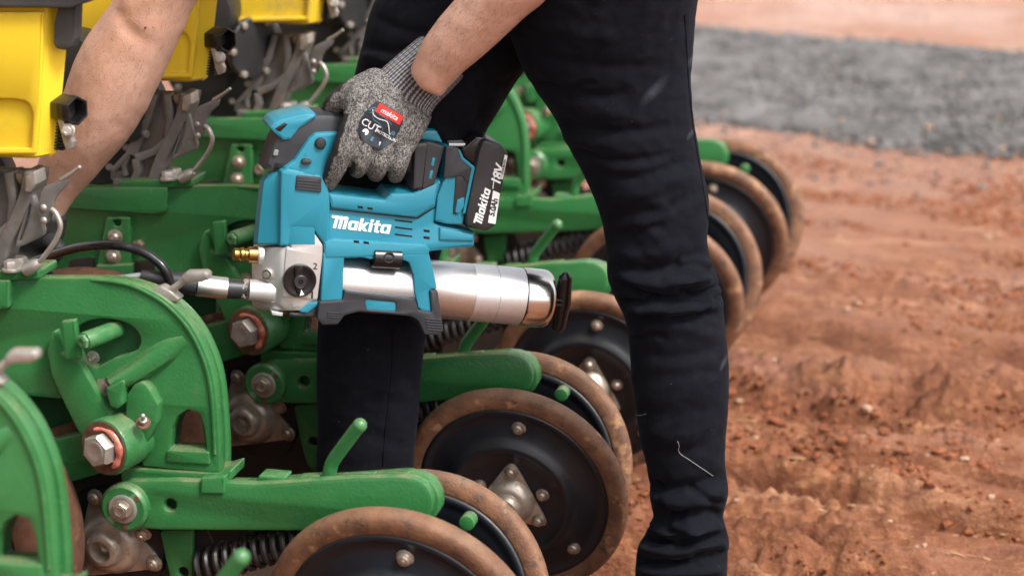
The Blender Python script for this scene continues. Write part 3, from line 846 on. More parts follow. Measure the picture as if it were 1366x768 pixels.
mb = MB().lathe([(0.031, 0.0), (0.031, 0.010), (0.0275, 0.0135), (0.0005, 0.0135)], frame(c + Vector((0, 0.0, 0)), FACE), 36, False)
ring = part('pivot_ring', mb, m_green, arm)
mb = MB().lathe([(0.0185, 0.0135), (0.0185, 0.0158), (0.0172, 0.0165), (0.0145, 0.0165), (0.0142, 0.0155), (0.0005, 0.0155)], frame(c, FACE), 32, False)
part('washer', mb, m_zinc, arm)
mb = MB().lathe([(0.0125, 0.0155), (0.0125, 0.018), (0.011, 0.019)], frame(c, FACE), 24, True)
mb.hexbolt(c + FACE * 0.018, FACE, 0.0112, 0.007, 0.5)
part('pivot_bolt', mb, m_bolt, arm)
for k, (rx, ry, rs) in enumerate(((188, 660, 4.5), (152, 668, 3.5), (172, 697, 5))):
    q = P(rx, ry, AY)
    mb = MB().lathe([(rs * M2, 0.0137), (rs * M2 * 0.7, 0.0141), (0.0002, 0.0142)], frame(q, FACE), 9, False)
    part('rust_spot', mb, m_rust, arm)
# the bent handle that sets the closing pressure
lb = P(439, 640, 0.012)
mb = MB()
pts = [P(439, 642, 0.012), P(440, 628, 0.012), P(443, 617, 0.012), P(450, 606, 0.010), P(462, 590, 0.006), P(474, 574, 0.002), P(480, 567, 0.0)]
pts = [Vector(p) for p in spl(pts, 4, False)]
mb.tube(pts, 0.0088, 14)
mb.ball(pts[-1], 0.0092, 14)
lever = part('pressure_handle', mb, m_green, arm)

# strap and coil spring under the arm
mb = MB().plate(rnd([(213, 708), (257, 706), (256, 768, 5), (262, 800, 8), (250, 812, 8), (236, 800, 8), (226, 768)], 4), 0.006, 0.010, 0.002, [circ(244, 763, 7, 12)])
part('spring_strap', mb, m_green)
mb = MB()
s0, s1 = P(262, 756, 0.014), P(440, 706, 0.014)
dv = s1 - s0; e1 = dv.cross(Vector((0, 1, 0))).normalized(); e2 = Vector((0, 1, 0))
nturn = 14
mb.tube([s0 + dv * (i / (nturn * 14)) + (e1 * math.cos(2 * PI * i / 14) + e2 * math.sin(2 * PI * i / 14)) * 0.0205 for i in range(nturn * 14 + 1)], 0.0041, 7)
part('coil_spring', mb, m_spring)
mb = MB().domebolt(P(190, 710, -0.006), Vector((0, -1, -0.5)), 0.009, 0.008)
part('strap_bolt', mb, m_bolt)

# --- closing wheels
TYRE = [(0.1365, -0.008), (0.1375, -0.0110), (0.1400, -0.0122), (0.1480, -0.0136), (0.1555, -0.0132), (0.1600, -0.0108), (0.1622, -0.0070), (0.1630, -0.0025), (0.1630, 0.0025), (0.1622, 0.0070), (0.1600, 0.0108), (0.1555, 0.0132), (0.1480, 0.0136), (0.1400, 0.0122), (0.1375, 0.0110), (0.1365, 0.008)]
DISC = [(0.1380, 0.0085), (0.1372, 0.0120), (0.1350, 0.0132), (0.1305, 0.0132), (0.1285, 0.0112), (0.1180, 0.0125), (0.0990, 0.0180), (0.0935, 0.0225), (0.0885, 0.0290), (0.0835, 0.0305), (0.0785, 0.0285), (0.0720, 0.0225), (0.0600, 0.0210), (0.0010, 0.0210)]
BACK = [(0.1380, -0.0085), (0.1372, -0.0120), (0.1350, -0.0135), (0.1290, -0.0135), (0.1265, -0.0100), (0.1180, -0.0080), (0.0960, -0.0010), (0.0880, 0.0080), (0.0780, 0.0090), (0.0720, 0.0040), (0.0010, 0.0040)]
def flange(mb, M, s=1.0):
    tri = rnd([(0.066 * s * math.cos(a), 0.066 * s * math.sin(a), 0.012 * s) for a in (PI / 2, PI / 2 + 2 * PI / 3, PI / 2 + 4 * PI / 3)], 0.012, 5)
    mb.prism([tri], 0.004, 0.001, lambda u, v, d: M @ Vector((u, v, 0.005 - d)))
    mb.lathe([(0.034 * s, 0.004), (0.032 * s, 0.010), (0.027 * s, 0.018), (0.022 * s, 0.021), (0.0195 * s, 0.021), (0.0185 * s, 0.028), (0.015 * s, 0.032), (0.0115 * s, 0.0325), (0.0108 * s, 0.026), (0.0105 * s, 0.012), (0.004 * s, 0.012), (0.004 * s, 0.02), (0.0003, 0.021)], M, 28, False)
def closing_wheel(c, axis, up):
    M = frame(c, axis, up)
    # a stable roll: local y points upwards
    x = Vector(axis).normalized().cross(Vector((0, 0, 1))) * -1
    M = frame(c, axis, x)
    tyre = part('closing_wheel', MB().lathe(TYRE + [TYRE[0]], M, 72, False), m_tyre, angle=50)
    d = MB().lathe(DISC, M, 64, False).lathe(BACK[::-1], M, 64, False)
    part('wheel_disc', d, m_disc, tyre, angle=60)
    Z = M.to_3x3() @ Vector((0, 0, 1))
    M = M @ Matrix.Translation((0, 0, 0.0205))
    mb = MB(); flange(mb, M @ Matrix.Rotation(R(-5), 4, 'Z'), 1.05)
    part('hub_flange', mb, m_hub, tyre)
    for a in (82, 205, 318):
        part('disc_bolt', MB().domebolt(M @ Vector((0.113 * math.cos(R(a)), 0.113 * math.sin(R(a)), -0.0075)), Z, 0.0078, 0.0085), m_bolt, tyre)
    for a, z in ((85, 0.005), (205, 0.005), (325, 0.005), (15, 0), (160, 0), (270, 0)):
        part('hub_bolt', MB().domebolt(M @ Vector((0.048 * math.cos(R(a)), 0.048 * math.sin(R(a)), z)), Z, 0.0072, 0.0095), m_bolt, tyre)
    return tyre
wc = P(688, 654, -0.050, 3)
closing_wheel(wc, Vector((-0.05, -0.976, -0.21)), None)
wc2 = wc + Vector((-0.016, 0.092, 0.006))
closing_wheel(wc2, Vector((-0.05, 0.976, -0.21)), None)
# stub of the far scraper bolt between the wheels
q = P(622, 698, 0.010)
part('scraper_pin', MB().cyl(q + Vector((0, 0.02, 0)), q, 0.0098, n=20, bev=0.002), m_green)

# --- rear disc hub under the pivot, dark opener discs, gauge wheel
hc = P(150, 722, 0.020)
HM = frame(hc, (-0.10, -1, -0.06), (1, 0, 0.25))
disc = part('opener_disc', MB().lathe([(0.19, -0.002), (0.188, 0.0), (0.08, 0.001), (0.0005, 0.001)], frame(P(118, 770, 0.026), (-0.05, -1, 0.02)), 48, False), m_dark)
part('inner_disc', MB().lathe([(0.0005, -0.012), (0.072, -0.012), (0.076, -0.006), (0.074, 0.0), (0.06, 0.001), (0.0005, 0.001)], HM, 40, False), m_disc, disc)
mb = MB(); flange(mb, HM, 1.25)
hub = part('disc_hub', mb, m_hub, disc)
for k in range(3):
    a = R(90 + 120 * k)
    part('hub_bolt', MB().domebolt(HM @ Vector((0.064 * math.cos(a), 0.064 * math.sin(a), 0.005)), HM.to_3x3() @ Vector((0, 0, 1)), 0.0085, 0.010), m_bolt, disc)
gc = P(-107, 713, -0.075)
GM = frame(gc, (0.04, -1, -0.03))
GT = [(0.150, -0.048), (0.165, -0.053), (0.190, -0.051), (0.202, -0.044), (0.2050, -0.030), (0.2035, -0.010), (0.2035, 0.010), (0.2050, 0.030), (0.202, 0.044), (0.190, 0.051), (0.165, 0.053), (0.150, 0.048), (0.150, -0.048)]
gw = part('gauge_wheel', MB().lathe(GT, GM, 72, False), m_rust, angle=50)
part('wheel_disc', MB().lathe([(0.152, 0.040), (0.145, 0.048), (0.10, 0.030), (0.05, 0.036), (0.0005, 0.036)], GM, 40, False).lathe([(0.0005, -0.036), (0.152, -0.036)], GM, 40, False), m_disc, gw)
gc2 = P(-107, 713, 0.150)
GM2 = frame(gc2, (0.04, 1, -0.03))
gw = part('gauge_wheel', MB().lathe(GT, GM2, 72, False), m_rust, angle=50)
part('wheel_disc', MB().lathe([(0.152, 0.040), (0.145, 0.048), (0.10, 0.030), (0.0005, 0.036)], GM2, 40, False).lathe([(0.0005, -0.036), (0.152, -0.036)], GM2, 40, False), m_disc, gw)
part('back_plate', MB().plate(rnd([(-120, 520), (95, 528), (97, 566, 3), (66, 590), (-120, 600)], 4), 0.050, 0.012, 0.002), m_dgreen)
part('scraper_bar', MB().plate(rnd([(60, 574, 2), (104, 562, 2), (106, 573, 2), (62, 592, 2)], 2), 0.030, 0.012, 0.002), m_rust)

# --- the front of the casting seen between the units: bolted bracket with slot (traced on the third unit)
mb = MB().plate(rnd([(80, 250, 3), (221, 251), (221, 283, 4), (205, 286), (80, 278)], 2), -0.012, 0.014, 0.003, u=3)
part('casting_rib', mb, m_green)
mb = MB().plate(rnd([(142, 290, 3), (172, 290, 3), (174, 358), (128, 358)], 3), -0.010, 0.012, 0.002, [circ(156, 297, 5.5, 12)], u=3)
brk = part('bolted_bracket', mb, m_green)
mb = MB().plate(rnd([(128, 354, 2), (174, 353, 2), (174, 400), (128, 402)], 2), -0.022, 0.016, 0.002, u=3)
part('bracket_foot', mb, m_green, brk)
for (bx_, by_) in ((154, 316), (152, 342)):
    part('bracket_bolt', MB().domebolt(P(bx_, by_, -0.010, 3), FACE, 0.0088, 0.011), m_bolt, brk)
part('side_bolt', MB().hexbolt(P(186, 327, 0.0, 3), FACE, 0.0095, 0.008, 0.3), m_bolt)
mb = MB().plate(rnd([(92, 346, 7), (126, 342), (126, 366), (92, 362, 7)], 4), -0.0015, 0.004, 0.0008, u=3)
part('slot_cover', mb, m_dark)
mb = MB().plate(rnd([(176, 348), (206, 346, 7), (206, 366, 7), (176, 366)], 4), -0.0015, 0.004, 0.0008, u=3)
part('slot_cover', mb, m_dark)

# --- mounting plate, toggle clamp and latch on top
mb = MB().plate(rnd([(-60, 362, 3), (51, 361, 4), (51, 373, 3), (-60, 376, 3)], 2), -0.006, 0.055, 0.002)
mplate = part('mounting_plate', mb, m_green)
for (x0, y0, dy) in ((16, 357, -0.001), (27, 352, 0.022)):
    q = P(x0, y0 + 4, dy)
    mb = MB().cyl(q, q + Vector((0, 0, 0.004)), 0.0125, n=18, bev=0.0006)
    mb.hexbolt(q + Vector((0, 0, 0.004)), (0, 0, 1), 0.0098, 0.009, 0.4)
    part('plate_bolt', mb, m_zinc, mplate)
# latch handle on the arch
mb = MB()
mb.plate(rnd([(201, 386, 2), (214, 382, 3), (226, 388), (239, 399, 2), (236, 403, 2), (226, 402)], 2), 0.004, 0.018, 0.0025)
mb.plate(rnd([(214, 391, 4), (242, 371, 4), (251, 376, 4), (222, 398, 4)], 3), 0.006, 0.013, 0.0035)
latch = part('latch_handle', mb, m_zinc)
mb = MB().plate(rnd([(241, 369, 4), (247, 363, 4), (272, 362.5, 4), (277, 366, 3), (277, 373, 3), (268, 377, 4), (248, 378, 4), (241, 376, 3)], 3), 0.002, 0.018, 0.004)
part('latch_paddle', mb, m_zinc, latch)

# --- grey cast meter bracket with pockets and ribs (traced on the third unit)
BO = [(147, 228, 2), (172, 205), (186, 170), (202, 122, 3), (253, 124, 3), (255, 138), (247, 150, 3), (250, 151), (249, 168), (240, 195), (226, 215), (214, 228), (207, 247, 3), (176, 246, 3), (147, 240, 2)]
mb = MB().plate(rnd(BO, 3), 0.022, 0.012, 0.002, u=3)
def bar(mb, pts, hw, dy, t, u=3, bev=0.0025):
    pts = [np.array(p, float) for p in pts]
    l, r = [], []
    for i, p in enumerate(pts):
        a = pts[max(i - 1, 0)]; b = pts[min(i + 1, len(pts) - 1)]
        d = (b - a) / np.linalg.norm(b - a); n_ = np.array((-d[1], d[0]))
        h = hw[i] if hasattr(hw, '__len__') else hw
        l.append(tuple(p + n_ * h)); r.append(tuple(p - n_ * h))
    mb.plate(rnd(l + r[::-1], 2.0, 2), dy, t, bev, u=u)
bar(mb, spl([(248, 126), (242, 152), (232, 176), (222, 196), (213, 214), (202, 246)], 3, False), [7.5] * 16, 0.000, 0.042)
bar(mb, [(222, 126), (226, 160), (226, 184)], [6, 5, 8], 0.008, 0.032)
bar(mb, [(226, 188), (204, 203), (180, 212)], [8, 5.5, 6], 0.006, 0.034)
bar(mb, [(206, 126), (196, 160), (176, 208)], [5, 5, 6], 0.010, 0.030)
bar(mb, [(190, 160), (172, 204), (150, 228)], [4, 4, 4], 0.010, 0.03)
bar(mb, [(180, 212), (183, 230), (176, 246)], [5.5, 5, 6], 0.006, 0.034)
bar(mb, [(150, 243), (176, 245), (206, 244)], [5, 5, 6], 0.002, 0.038)
bar(mb, [(170, 208), (164, 222), (168, 236)], [4, 3.5, 4], 0.012, 0.026)
bracket = part('meter_bracket', mb, m_cast)
mb = MB().ball(P(189, 197, 0.034, 3), 0.008, 12).ball(P(199, 228, 0.034, 3), 0.008, 12, (0.7, 0.8, 1.7))
part('cast_boss', mb, m_cast, bracket)
mb = MB().plate(rnd([(244, 160, 2), (251, 150, 3), (256, 168), (263, 193, 3), (262, 199, 3), (240, 210, 2), (228, 214, 2)], 2), 0.002, 0.010, 0.002, [rnd([(246, 164), (248, 162), (246, 180), (236, 204), (232, 207), (240, 185)], 1, 2)], u=3)
part('clamp_plate', mb, m_cast, bracket)
mb = MB().plate(rnd([(243, 130, 2), (254, 124, 2), (256, 139, 2), (249, 149, 2), (242, 148, 2)], 1), -0.008, 0.030, 0.002, u=3)
part('bracket_ear', mb, m_zinc, bracket)
mb = MB().hexbolt(P(238, 130, 0.012, 3) + Vector((0, 0, 0.004)), (0, 0, -1), 0.0085, 0.008).ball(P(238, 134, 0.012, 3), 0.0065, 10)
part('ear_bolt', mb, m_bolt, bracket)
tc = [(53, 292, 3), (51, 272), (54, 258, 4), (58, 250), (84, 238, 2), (91, 240, 2), (88, 249), (78, 258), (72, 268), (70, 282), (67, 294), (60, 301, 4)]
mb = MB().plate(rnd(tc, 3, 3), -0.006, 0.006, 0.0015)
clamp = part('toggle_lever', mb, m_cast, bracket)
mb = MB().tube([P(82, 240, -0.003), P(96, 231, -0.006), P(106, 223, -0.008)], [0.0035, 0.0026, 0.0022], 8).ball(P(106, 223, -0.008), 0.0026, 8)
part('toggle_rod', mb, m_zinc, bracket)
for (x0, y0) in ((58, 277), (58.6, 294)):
    part('rivet', MB().ball(P(x0, y0, -0.006), 0.0046, 12, (1, 0.7, 1)), m_zinc, bracket)
mb = MB().tube([Vector(p) for p in spl([P(69, 279, -0.007), P(75, 285, -0.009), P(80, 297, -0.010), P(80, 306, -0.010), P(76, 317, -0.010), P(68, 330, -0.010), P(54, 348, -0.010)], 4, False)], 0.0034, 10)
part('toggle_wire', mb, m_zinc, bracket)
M = frame(P(42, 356, -0.010), P(53, 349, -0.010) - P(31, 363, -0.010))
mb = MB().lathe([(0.0035, -0.0125), (0.0075, -0.0105), (0.0088, -0.005), (0.0082, 0.002), (0.0068, 0.009), (0.0045, 0.013), (0.0005, 0.0135)], M, 16)
part('wire_ferrule', mb, m_zinc, bracket)

# --- black seed meter (traced on the fourth unit, where nothing hides it)
mc = P(298, 78, 0.070, 4)
MM = frame(mc, Vector((0.30, -0.95, 0.05)), (1, 0.3, 0))
meter = part('seed_meter', MB().lathe([(0.098, -0.05), (0.100, -0.046), (0.100, -0.004), (0.097, 0.0), (0.080, 0.001), (0.074, 0.006), (0.04, 0.008), (0.0005, 0.008)], MM, 56, False), m_dplastic)
for k in range(9):
    a = R(12 + 40 * k)
    part('meter_screw', MB().cyl(MM @ Vector((0.089 * math.cos(a), 0.089 * math.sin(a), 0.0)), MM @ Vector((0.089 * math.cos(a), 0.089 * math.sin(a), 0.007)), 0.0060, n=14, bev=0.001), m_zinc, meter)
d0 = P(286, 50, 0.045, 4); dd_ = Vector((0.86, -0.50, -0.05)).normalized()
DM = frame(d0, dd_, (0, 0, 1))
drum = part('meter_drum', MB().lathe([(0.060, -0.02), (0.060, 0.016), (0.050, 0.020), (0.049, 0.048), (0.0515, 0.049), (0.0515, 0.053), (0.047, 0.054), (0.0465, 0.072), (0.049, 0.073), (0.049, 0.077), (0.044, 0.078), (0.0435, 0.092), (0.050, 0.093), (0.050, 0.101), (0.048, 0.103), (0.030, 0.104), (0.0005, 0.104)], DM, 48, False), m_bplastic, meter)
for k in range(6):
    a = R(30 + 60 * k)
    part('drum_screw', MB().cyl(DM @ Vector((0.046 * math.cos(a), 0.046 * math.sin(a), 0.098)), DM @ Vector((0.046 * math.cos(a), 0.046 * math.sin(a), 0.110)), 0.0058, n=14, bev=0.001), m_zinc, meter)
for k in range(6):
    a = R(20 + 60 * k)
    part('drum_screw', MB().cyl(DM @ Vector((0.057 * math.cos(a), 0.057 * math.sin(a), 0.012)), DM @ Vector((0.057 * math.cos(a), 0.057 * math.sin(a), 0.021)), 0.0055, n=14, bev=0.001), m_zinc, meter)
c_ = P(88, 94, -0.10, 3)
part('vacuum_cover', MB().lathe([(0.046, -0.11), (0.050, -0.10), (0.050, -0.004), (0.047, 0.0), (0.03, 0.002), (0.0005, 0.002)], frame(c_, Vector((0.2, -1, 0.05))), 40, False), m_bplastic, meter)
mb = MB().plate(rnd([(120, 230), (150, 190), (205, 118), (190, 110), (120, 150), (90, 236)], 3), 0.062, 0.010, 0.002, u=3)
part('meter_cover', mb, m_bplastic, meter)
for (x0, y0) in ((191, 175), (169, 197), (146, 223)):
    part('cover_screw', MB().cyl(P(x0, y0, 0.062, 3), P(x0, y0, 0.054, 3), 0.0058, n=14, bev=0.001), m_zinc, meter)

# --- yellow seed hopper, lid, latch strap and hexagonal drain spout
def hring(zpx, xr_face, xr_ch):
    a = P(xr_face, zpx, 0.0); b = P(xr_ch, zpx, 0.012)
    xl = -1.62
    z = a.z
    return [Vector((xl, Y2 - 0.004, z)), Vector((a.x - 0.02, Y2 - 0.004, z)), Vector((a.x - 0.006, Y2 - 0.003, z)), Vector((a.x, Y2 + 0.0, z)), Vector((b.x - 0.004, Y2 + 0.016, z)), Vector((b.x, Y2 + 0.021, z)), Vector((b.x - 0.003, Y2 + 0.028, z)), Vector((b.x - 0.060, Y2 + 0.115, z)), Vector((xl, Y2 + 0.115, z))]
rings = [hring(208, 50, 70), hring(203, 50.5, 71), hring(150, 54, 76.5), hring(80, 58, 83), hring(66, 58.5, 84), hring(10, 64, 78), hring(-60, 70, 84), hring(-160, 76, 90)]
bot = [Vector((p.x + (0.005 if p.x < -1.5 else -0.005), p.y + (0.005 if i < 5 else -0.005), p.z - 0.004)) for i, p in enumerate(rings[0])]
mb = MB().loft([bot] + rings)
hopper = part('seed_hopper', mb, m_yellow, recalc=True, angle=28)
mb = MB().plate(rnd([(-260, 16), (57, 16, 1), (53, 140), (47.5, 206, 3), (-260, 209)], 2), -0.0115, 0.008, 0.0025, [rnd([(-250, 131), (18, 132, 12), (38, 136, 14), (44, 152, 8), (41, 198, 4), (-250, 200)], 3)])
part('hopper_panel', mb, m_yellow, hopper)
mb = MB().plate(rnd([(-260, -14), (104, -13), (121, -4, 3), (119, 3, 3), (92, 12, 3), (-260, 9)], 1), -0.022, 0.16, 0.004)
part('hopper_lid', mb, m_dplastic, hopper)
mb = MB().plate(rnd([(76, 8), (103, 4), (101, 52), (96, 64, 6), (85, 68, 8), (74, 66, 8), (70, 58, 4), (71, 30)], 3), -0.004, 0.020, 0.004)
part('lid_strap', mb, m_dplastic, hopper)
M = frame(P(80, 144, 0.024), Vector((0.90, -0.40, 0.02)), (0, 0, 1))
hx = [(0.0185 * math.cos(PI / 3 * k), 0.0185 * math.sin(PI / 3 * k)) for k in range(6)]
hi_ = [(0.0150 * math.cos(PI / 3 * k), 0.0150 * math.sin(PI / 3 * k)) for k in range(6)]
LS = 0.032
spout = part('drain_spout', MB().prism([rnd(hx, 0.002, 2), rnd(hi_, 0.001, 1)], LS, 0.0012, lambda u, v, d: M @ Vector((u, v, LS - d))), m_gloss)
mb = MB().prism([hi_], 0.004, 0.0, lambda u, v, d: M @ Vector((u, v, 0.012 - d)))
part('spout_plug', mb, m_bplastic, spout)
mb = MB().plate(rnd([(76, 160, 2), (82, 157, 2), (98, 190, 2), (97, 198, 2), (88, 202, 2), (84, 190)], 2), 0.006, 0.010, 0.0015)
strap = part('spout_strap', mb, m_zinc)
part('strap_bolt', MB().hexbolt(P(91, 174, 0.006), Vector((0.3, -1, 0.2)), 0.0072, 0.006, 0.3, 0.0085), m_zinc, strap)
mb = MB()
for k in range(9):
    mb.plate([(70 + k * 0.2, 163 + k * 4.3), (84, 165 + k * 4.2), (84, 167.6 + k * 4.2), (70 + k * 0.2, 165.6 + k * 4.3)], 0.018, 0.03, 0.0006)
part('spout_bellows', mb, m_bplastic)

# --- the other units of the row, each a copy with its own label and handle setting
LAB = {1: 'row unit at the front left corner, cut off by the frame', 2: 'nearest whole row unit, with the red greased bolt, below the grease gun nozzle',
       3: 'row unit just behind the grease gun and the rear leg', 4: 'row unit whose arm ends beside the barrel handle of the grease gun',
       5: 'row unit seen under the battery, its wheels hidden behind the front leg', 6: 'farthest row unit, its closing wheels standing out right of the front leg'}
tag(unit, LAB[2], 'planter row unit', GRP)
HSHIFT = {1: (0.022, -0.02), 3: (0.030, 0.0), 4: (0.008, 0.0), 5: (-0.052, 0.0), 6: (-0.02, 0.0)}
units = {2: unit}
for k in (1, 3, 4, 5, 6):
    c = copy_tree(unit)
    c.location = UO + Vector(({1: 0.017, 5: 0.016, 6: 0.026}.get(k, 0), STEP * (k - 2), {1: 0.055, 6: -0.012}.get(k, 0)))
    c['label'] = LAB[k]
    for ch in c.children_recursive:
        if ch.name.startswith('pressure_handle'):
            ch.location = (HSHIFT[k][0], 0, HSHIFT[k][1])
    units[k] = c

# the second unit's near wheel sits a little forward and closer
for ch in unit.children:
    if ch.name == 'closing_wheel':
        s_ = 1.08
        c_ = wc - UO; t_ = P(539, 844, -0.055) - UO
        ch.scale = (s_, s_, s_); ch.location = t_ - c_ * s_

for k in (5, 6):
    for ch in units[k].children:
        if ch.name.startswith('closing_wheel'):
            far = ch.data.name.endswith('.001')
            ch.location = (0.022, 0.0, 0.010) if far else (-0.010, 0.0, 0.0)

# ------------------------------------------------------------------ the grease gun
TH = R(31)
GX_ = Vector((math.cos(TH), math.sin(TH), 0)); GN = Vector((math.sin(TH), -math.cos(TH), 0))   # its length and its near face
G0 = at(480, 300, Y2 + 0.215)
def Gp(px, py, dg=0.0):
    o = G0 - GN * dg
    d = ray(px, py)
    return CAMP + d * ((o - CAMP).dot(GN) / d.dot(GN))
gun = empty('grease_gun', Gp(560, 446, 0.036))
tag(gun, 'teal and black cordless grease gun with a silver barrel, held in the gloved hand', 'grease gun')
def gplate(mb, outline, dg, t, bev=0.0015, holes=()):
    def m(l):
        out = []
        for p in l:
            q = Gp(p[0], p[1], dg) - G0
            out.append((q.dot(GX_), q.z))
        return out
    base = G0 - GN * dg
    return mb.prism([m(outline)] + [m(h) for h in holes], t, bev, lambda a, b, d: base + GX_ * a + Vector((0, 0, b)) - GN * d)
def gpart(name, mb, mat, parent=None, **k):
    return mb.build(name, mat, parent or gun, **k)
# nose of the motor housing, faceted
def nrow(y, x0):
    k = [(388, 0.0), (374, 0.004), (369, 0.0075), (x0 + 6, 0.020), (x0, 0.036)]
    sh = (x0 - 338)
    near = [Gp(x + (sh if i < 3 else 0), y, d) for i, (x, d) in enumerate(k)]
    far = [Gp(x0 + 6, y, 0.036) - GN * 0.018 + GX_ * 0.002, Gp(388 + sh, y, 0.036) - GN * 0.036]
    return near + far + [Gp(420, y, 0.036) - GN * 0.036, Gp(420, y, 0.0)]
mb = MB().loft([nrow(326, 340), nrow(324, 338), nrow(300, 340), nrow(262, 344), nrow(242, 346.5), nrow(233, 352), nrow(229, 358)])
gpart('motor_housing', mb, m_teal, recalc=True, angle=20)
mb = gplate(MB(), rnd([(386, 329.5, 2), (389, 304, 2), (417, 304.5, 3), (432, 326, 3), (433, 346, 2), (440, 346), (441, 262), (436, 246, 4), (430, 235, 4), (384, 225, 6), (375, 229, 4), (374, 262), (373, 329)], 2), -0.001, 0.070, 0.004)
body = gpart('housing_side', mb, m_teal)
mb = gplate(MB(), rnd([(352, 268, 3), (362, 272, 3), (361, 314, 5), (356, 318, 3), (346, 316, 3)], 3), 0.020, 0.01, 0.003)
# long body
mb = gplate(MB(), rnd([(432, 240, 3), (438, 256, 6), (514, 265, 4), (521, 256.5, 3), (552, 256, 3), (590, 238, 3), (580, 297, 2), (588, 300.5, 2), (635, 311, 3), (633, 330, 3), (575, 336, 2), (571, 340), (432, 346)], 2), 0.006, 0.058, 0.005)
mainb = gpart('body_shell', mb, m_teal)
mb = gplate(MB(), rnd([(437, 258, 3), (514, 267, 4), (522, 258, 3), (552, 258, 3), (587, 242, 3), (581, 274, 4), (556, 290, 5), (538, 289), (442, 278, 4)], 3), -0.001, 0.012, 0.0035)
gpart('upper_shoulder', mb, m_teal, mainb)
mb = gplate(MB(), rnd([(432, 322, 2), (444, 319, 3), (569, 326, 4), (574, 333, 2), (572, 341, 2), (432, 346, 2)], 2), -0.002, 0.012, 0.003)
gpart('lower_shoulder', mb, m_teal, mainb)
mb = gplate(MB(), rnd([(586, 303, 2), (633, 313, 2), (632, 322, 3), (586, 321, 3)], 2), 0.003, 0.010, 0.0025)
gpart('battery_rail', mb, m_teal, mainb)
# carrying frame around the barrel
FR = [(431, 338), (572, 337, 2), (577, 355), (583, 385, 2), (573, 386.5, 2), (576, 416.5, 3), (564, 415, 3), (558, 410), (553.5, 392), (552, 367), (546, 350, 4), (535, 346, 4), (493, 346), (464, 338.5, 3), (459.5, 343, 3), (457, 400, 2), (428, 402, 3)]
mb = gplate(MB(), rnd(FR, 1), -0.0015, 0.014, 0.0018)
gpart('barrel_frame', mb, m_teal)
mb = gplate(MB(), rnd(FR, 1), 0.058, 0.012, 0.0015)
gpart('barrel_frame', mb, m_teal)
BS = [(426, 402, 4), (457, 400), (459.5, 387, 3), (553.5, 398, 3), (559, 413, 3), (576, 417, 3), (573, 387, 2), (584, 387.5, 3), (592, 440, 5), (587, 447, 3), (567, 447, 4), (558, 428, 8), (548, 422, 8), (479, 416, 8), (460, 421, 6), (451, 433, 4), (430, 434, 5), (423, 425, 4)]
base = gpart('rubber_foot', gplate(MB(), rnd(BS, 2), -0.005, 0.080, 0.0025, [rnd([(488, 399.5, 3), (528, 403.5, 3), (528, 415, 3), (490, 412.5, 3)], 2)]), m_rubber)
gpart('foot_inlay', gplate(MB(), rnd([(487, 398, 2), (530, 402, 2), (530, 416, 2), (488, 413, 2)], 2), -0.003, 0.006, 0.001), m_teal, base)
for k in range(5):
    y0 = 424 + k * 3.6
    gpart('grip_ridge', gplate(MB(), rnd([(567 + k * 0.8, y0), (589 + k * 0.5, y0 + 2), (589 + k * 0.5, y0 + 3.8), (567 + k * 0.8, y0 + 1.8)], 0.6, 2), -0.0062, 0.003, 0.0006), m_rubber, base)
for k in range(3):
    y0 = 416 + k * 3
    gpart('grip_ridge', gplate(MB(), rnd([(437, y0), (452, y0 + 1), (452, y0 + 2.6), (437, y0 + 1.6)], 0.6, 2), -0.0062, 0.003, 0.0006), m_rubber, base)
gpart('front_guard', gplate(MB(), rnd([(384, 416, 3), (398, 417, 3), (412, 404, 5), (430, 401, 3), (430, 424, 4), (404, 423, 5), (388, 423, 4)], 2), 0.006, 0.050, 0.003), m_rubber)
gpart('front_inlay', gplate(MB(), rnd([(398, 416, 2), (412, 403, 4), (427, 402, 2), (424, 408, 3), (410, 418, 3)], 2), 0.003, 0.030, 0.002), m_teal)
# handle loop: front column, over-moulded bow, rear block
hd = gpart('handle_grip', gplate(MB(), rnd([(352, 228, 2), (366, 187, 4), (386, 158), (412, 152, 10), (440, 152, 20), (500, 160, 20), (556, 184, 10), (560, 258, 3), (549, 256, 4), (546, 232, 10), (500, 212, 30), (470, 205, 16), (452, 215, 10), (440, 240, 4), (374, 228, 3)], 4), 0.010, 0.052, 0.010), m_rubber)
gpart('handle_column', gplate(MB(), rnd([(393, 214, 4), (412, 186, 5), (421, 178, 5), (453, 176, 4), (449, 205, 6), (434, 240, 4), (428, 238), (376, 226, 3)], 3), 0.003, 0.062, 0.004), m_teal, hd)
gpart('lamp_hood', gplate(MB(), rnd([(359, 171, 4), (366, 163, 3), (375, 159, 4), (408, 151, 5), (422, 152, 3), (423, 157, 4), (400, 172, 4), (388, 187, 2), (378, 188, 3), (368, 180, 3)], 2), 0.006, 0.058, 0.004), m_teal, hd)
gpart('lamp_slot', gplate(MB(), rnd([(366, 172, 2), (380, 164, 1), (384, 166, 1), (374, 176, 2)], 1), 0.0052, 0.004, 0.0004), m_gloss, hd)
gpart('lamp_lens', gplate(MB(), rnd([(366, 200, 2), (372, 200, 2), (371, 208, 2), (364, 208, 2)], 1), 0.0085, 0.003, 0.0008), m_clear, hd)
gpart('lock_button', MB().lathe([(0.0075, 0), (0.0072, 0.003), (0.005, 0.0055), (0.0005, 0.006)], frame(Gp(427, 191, 0.0035), GN), 20, False), m_rubber, hd)
gpart('lock_slider', gplate(MB(), rnd([(402, 215, 3), (406, 212, 3), (416, 214, 3), (416, 219, 2), (404, 220, 3)], 2), -0.003, 0.008, 0.002), m_rubber, hd)
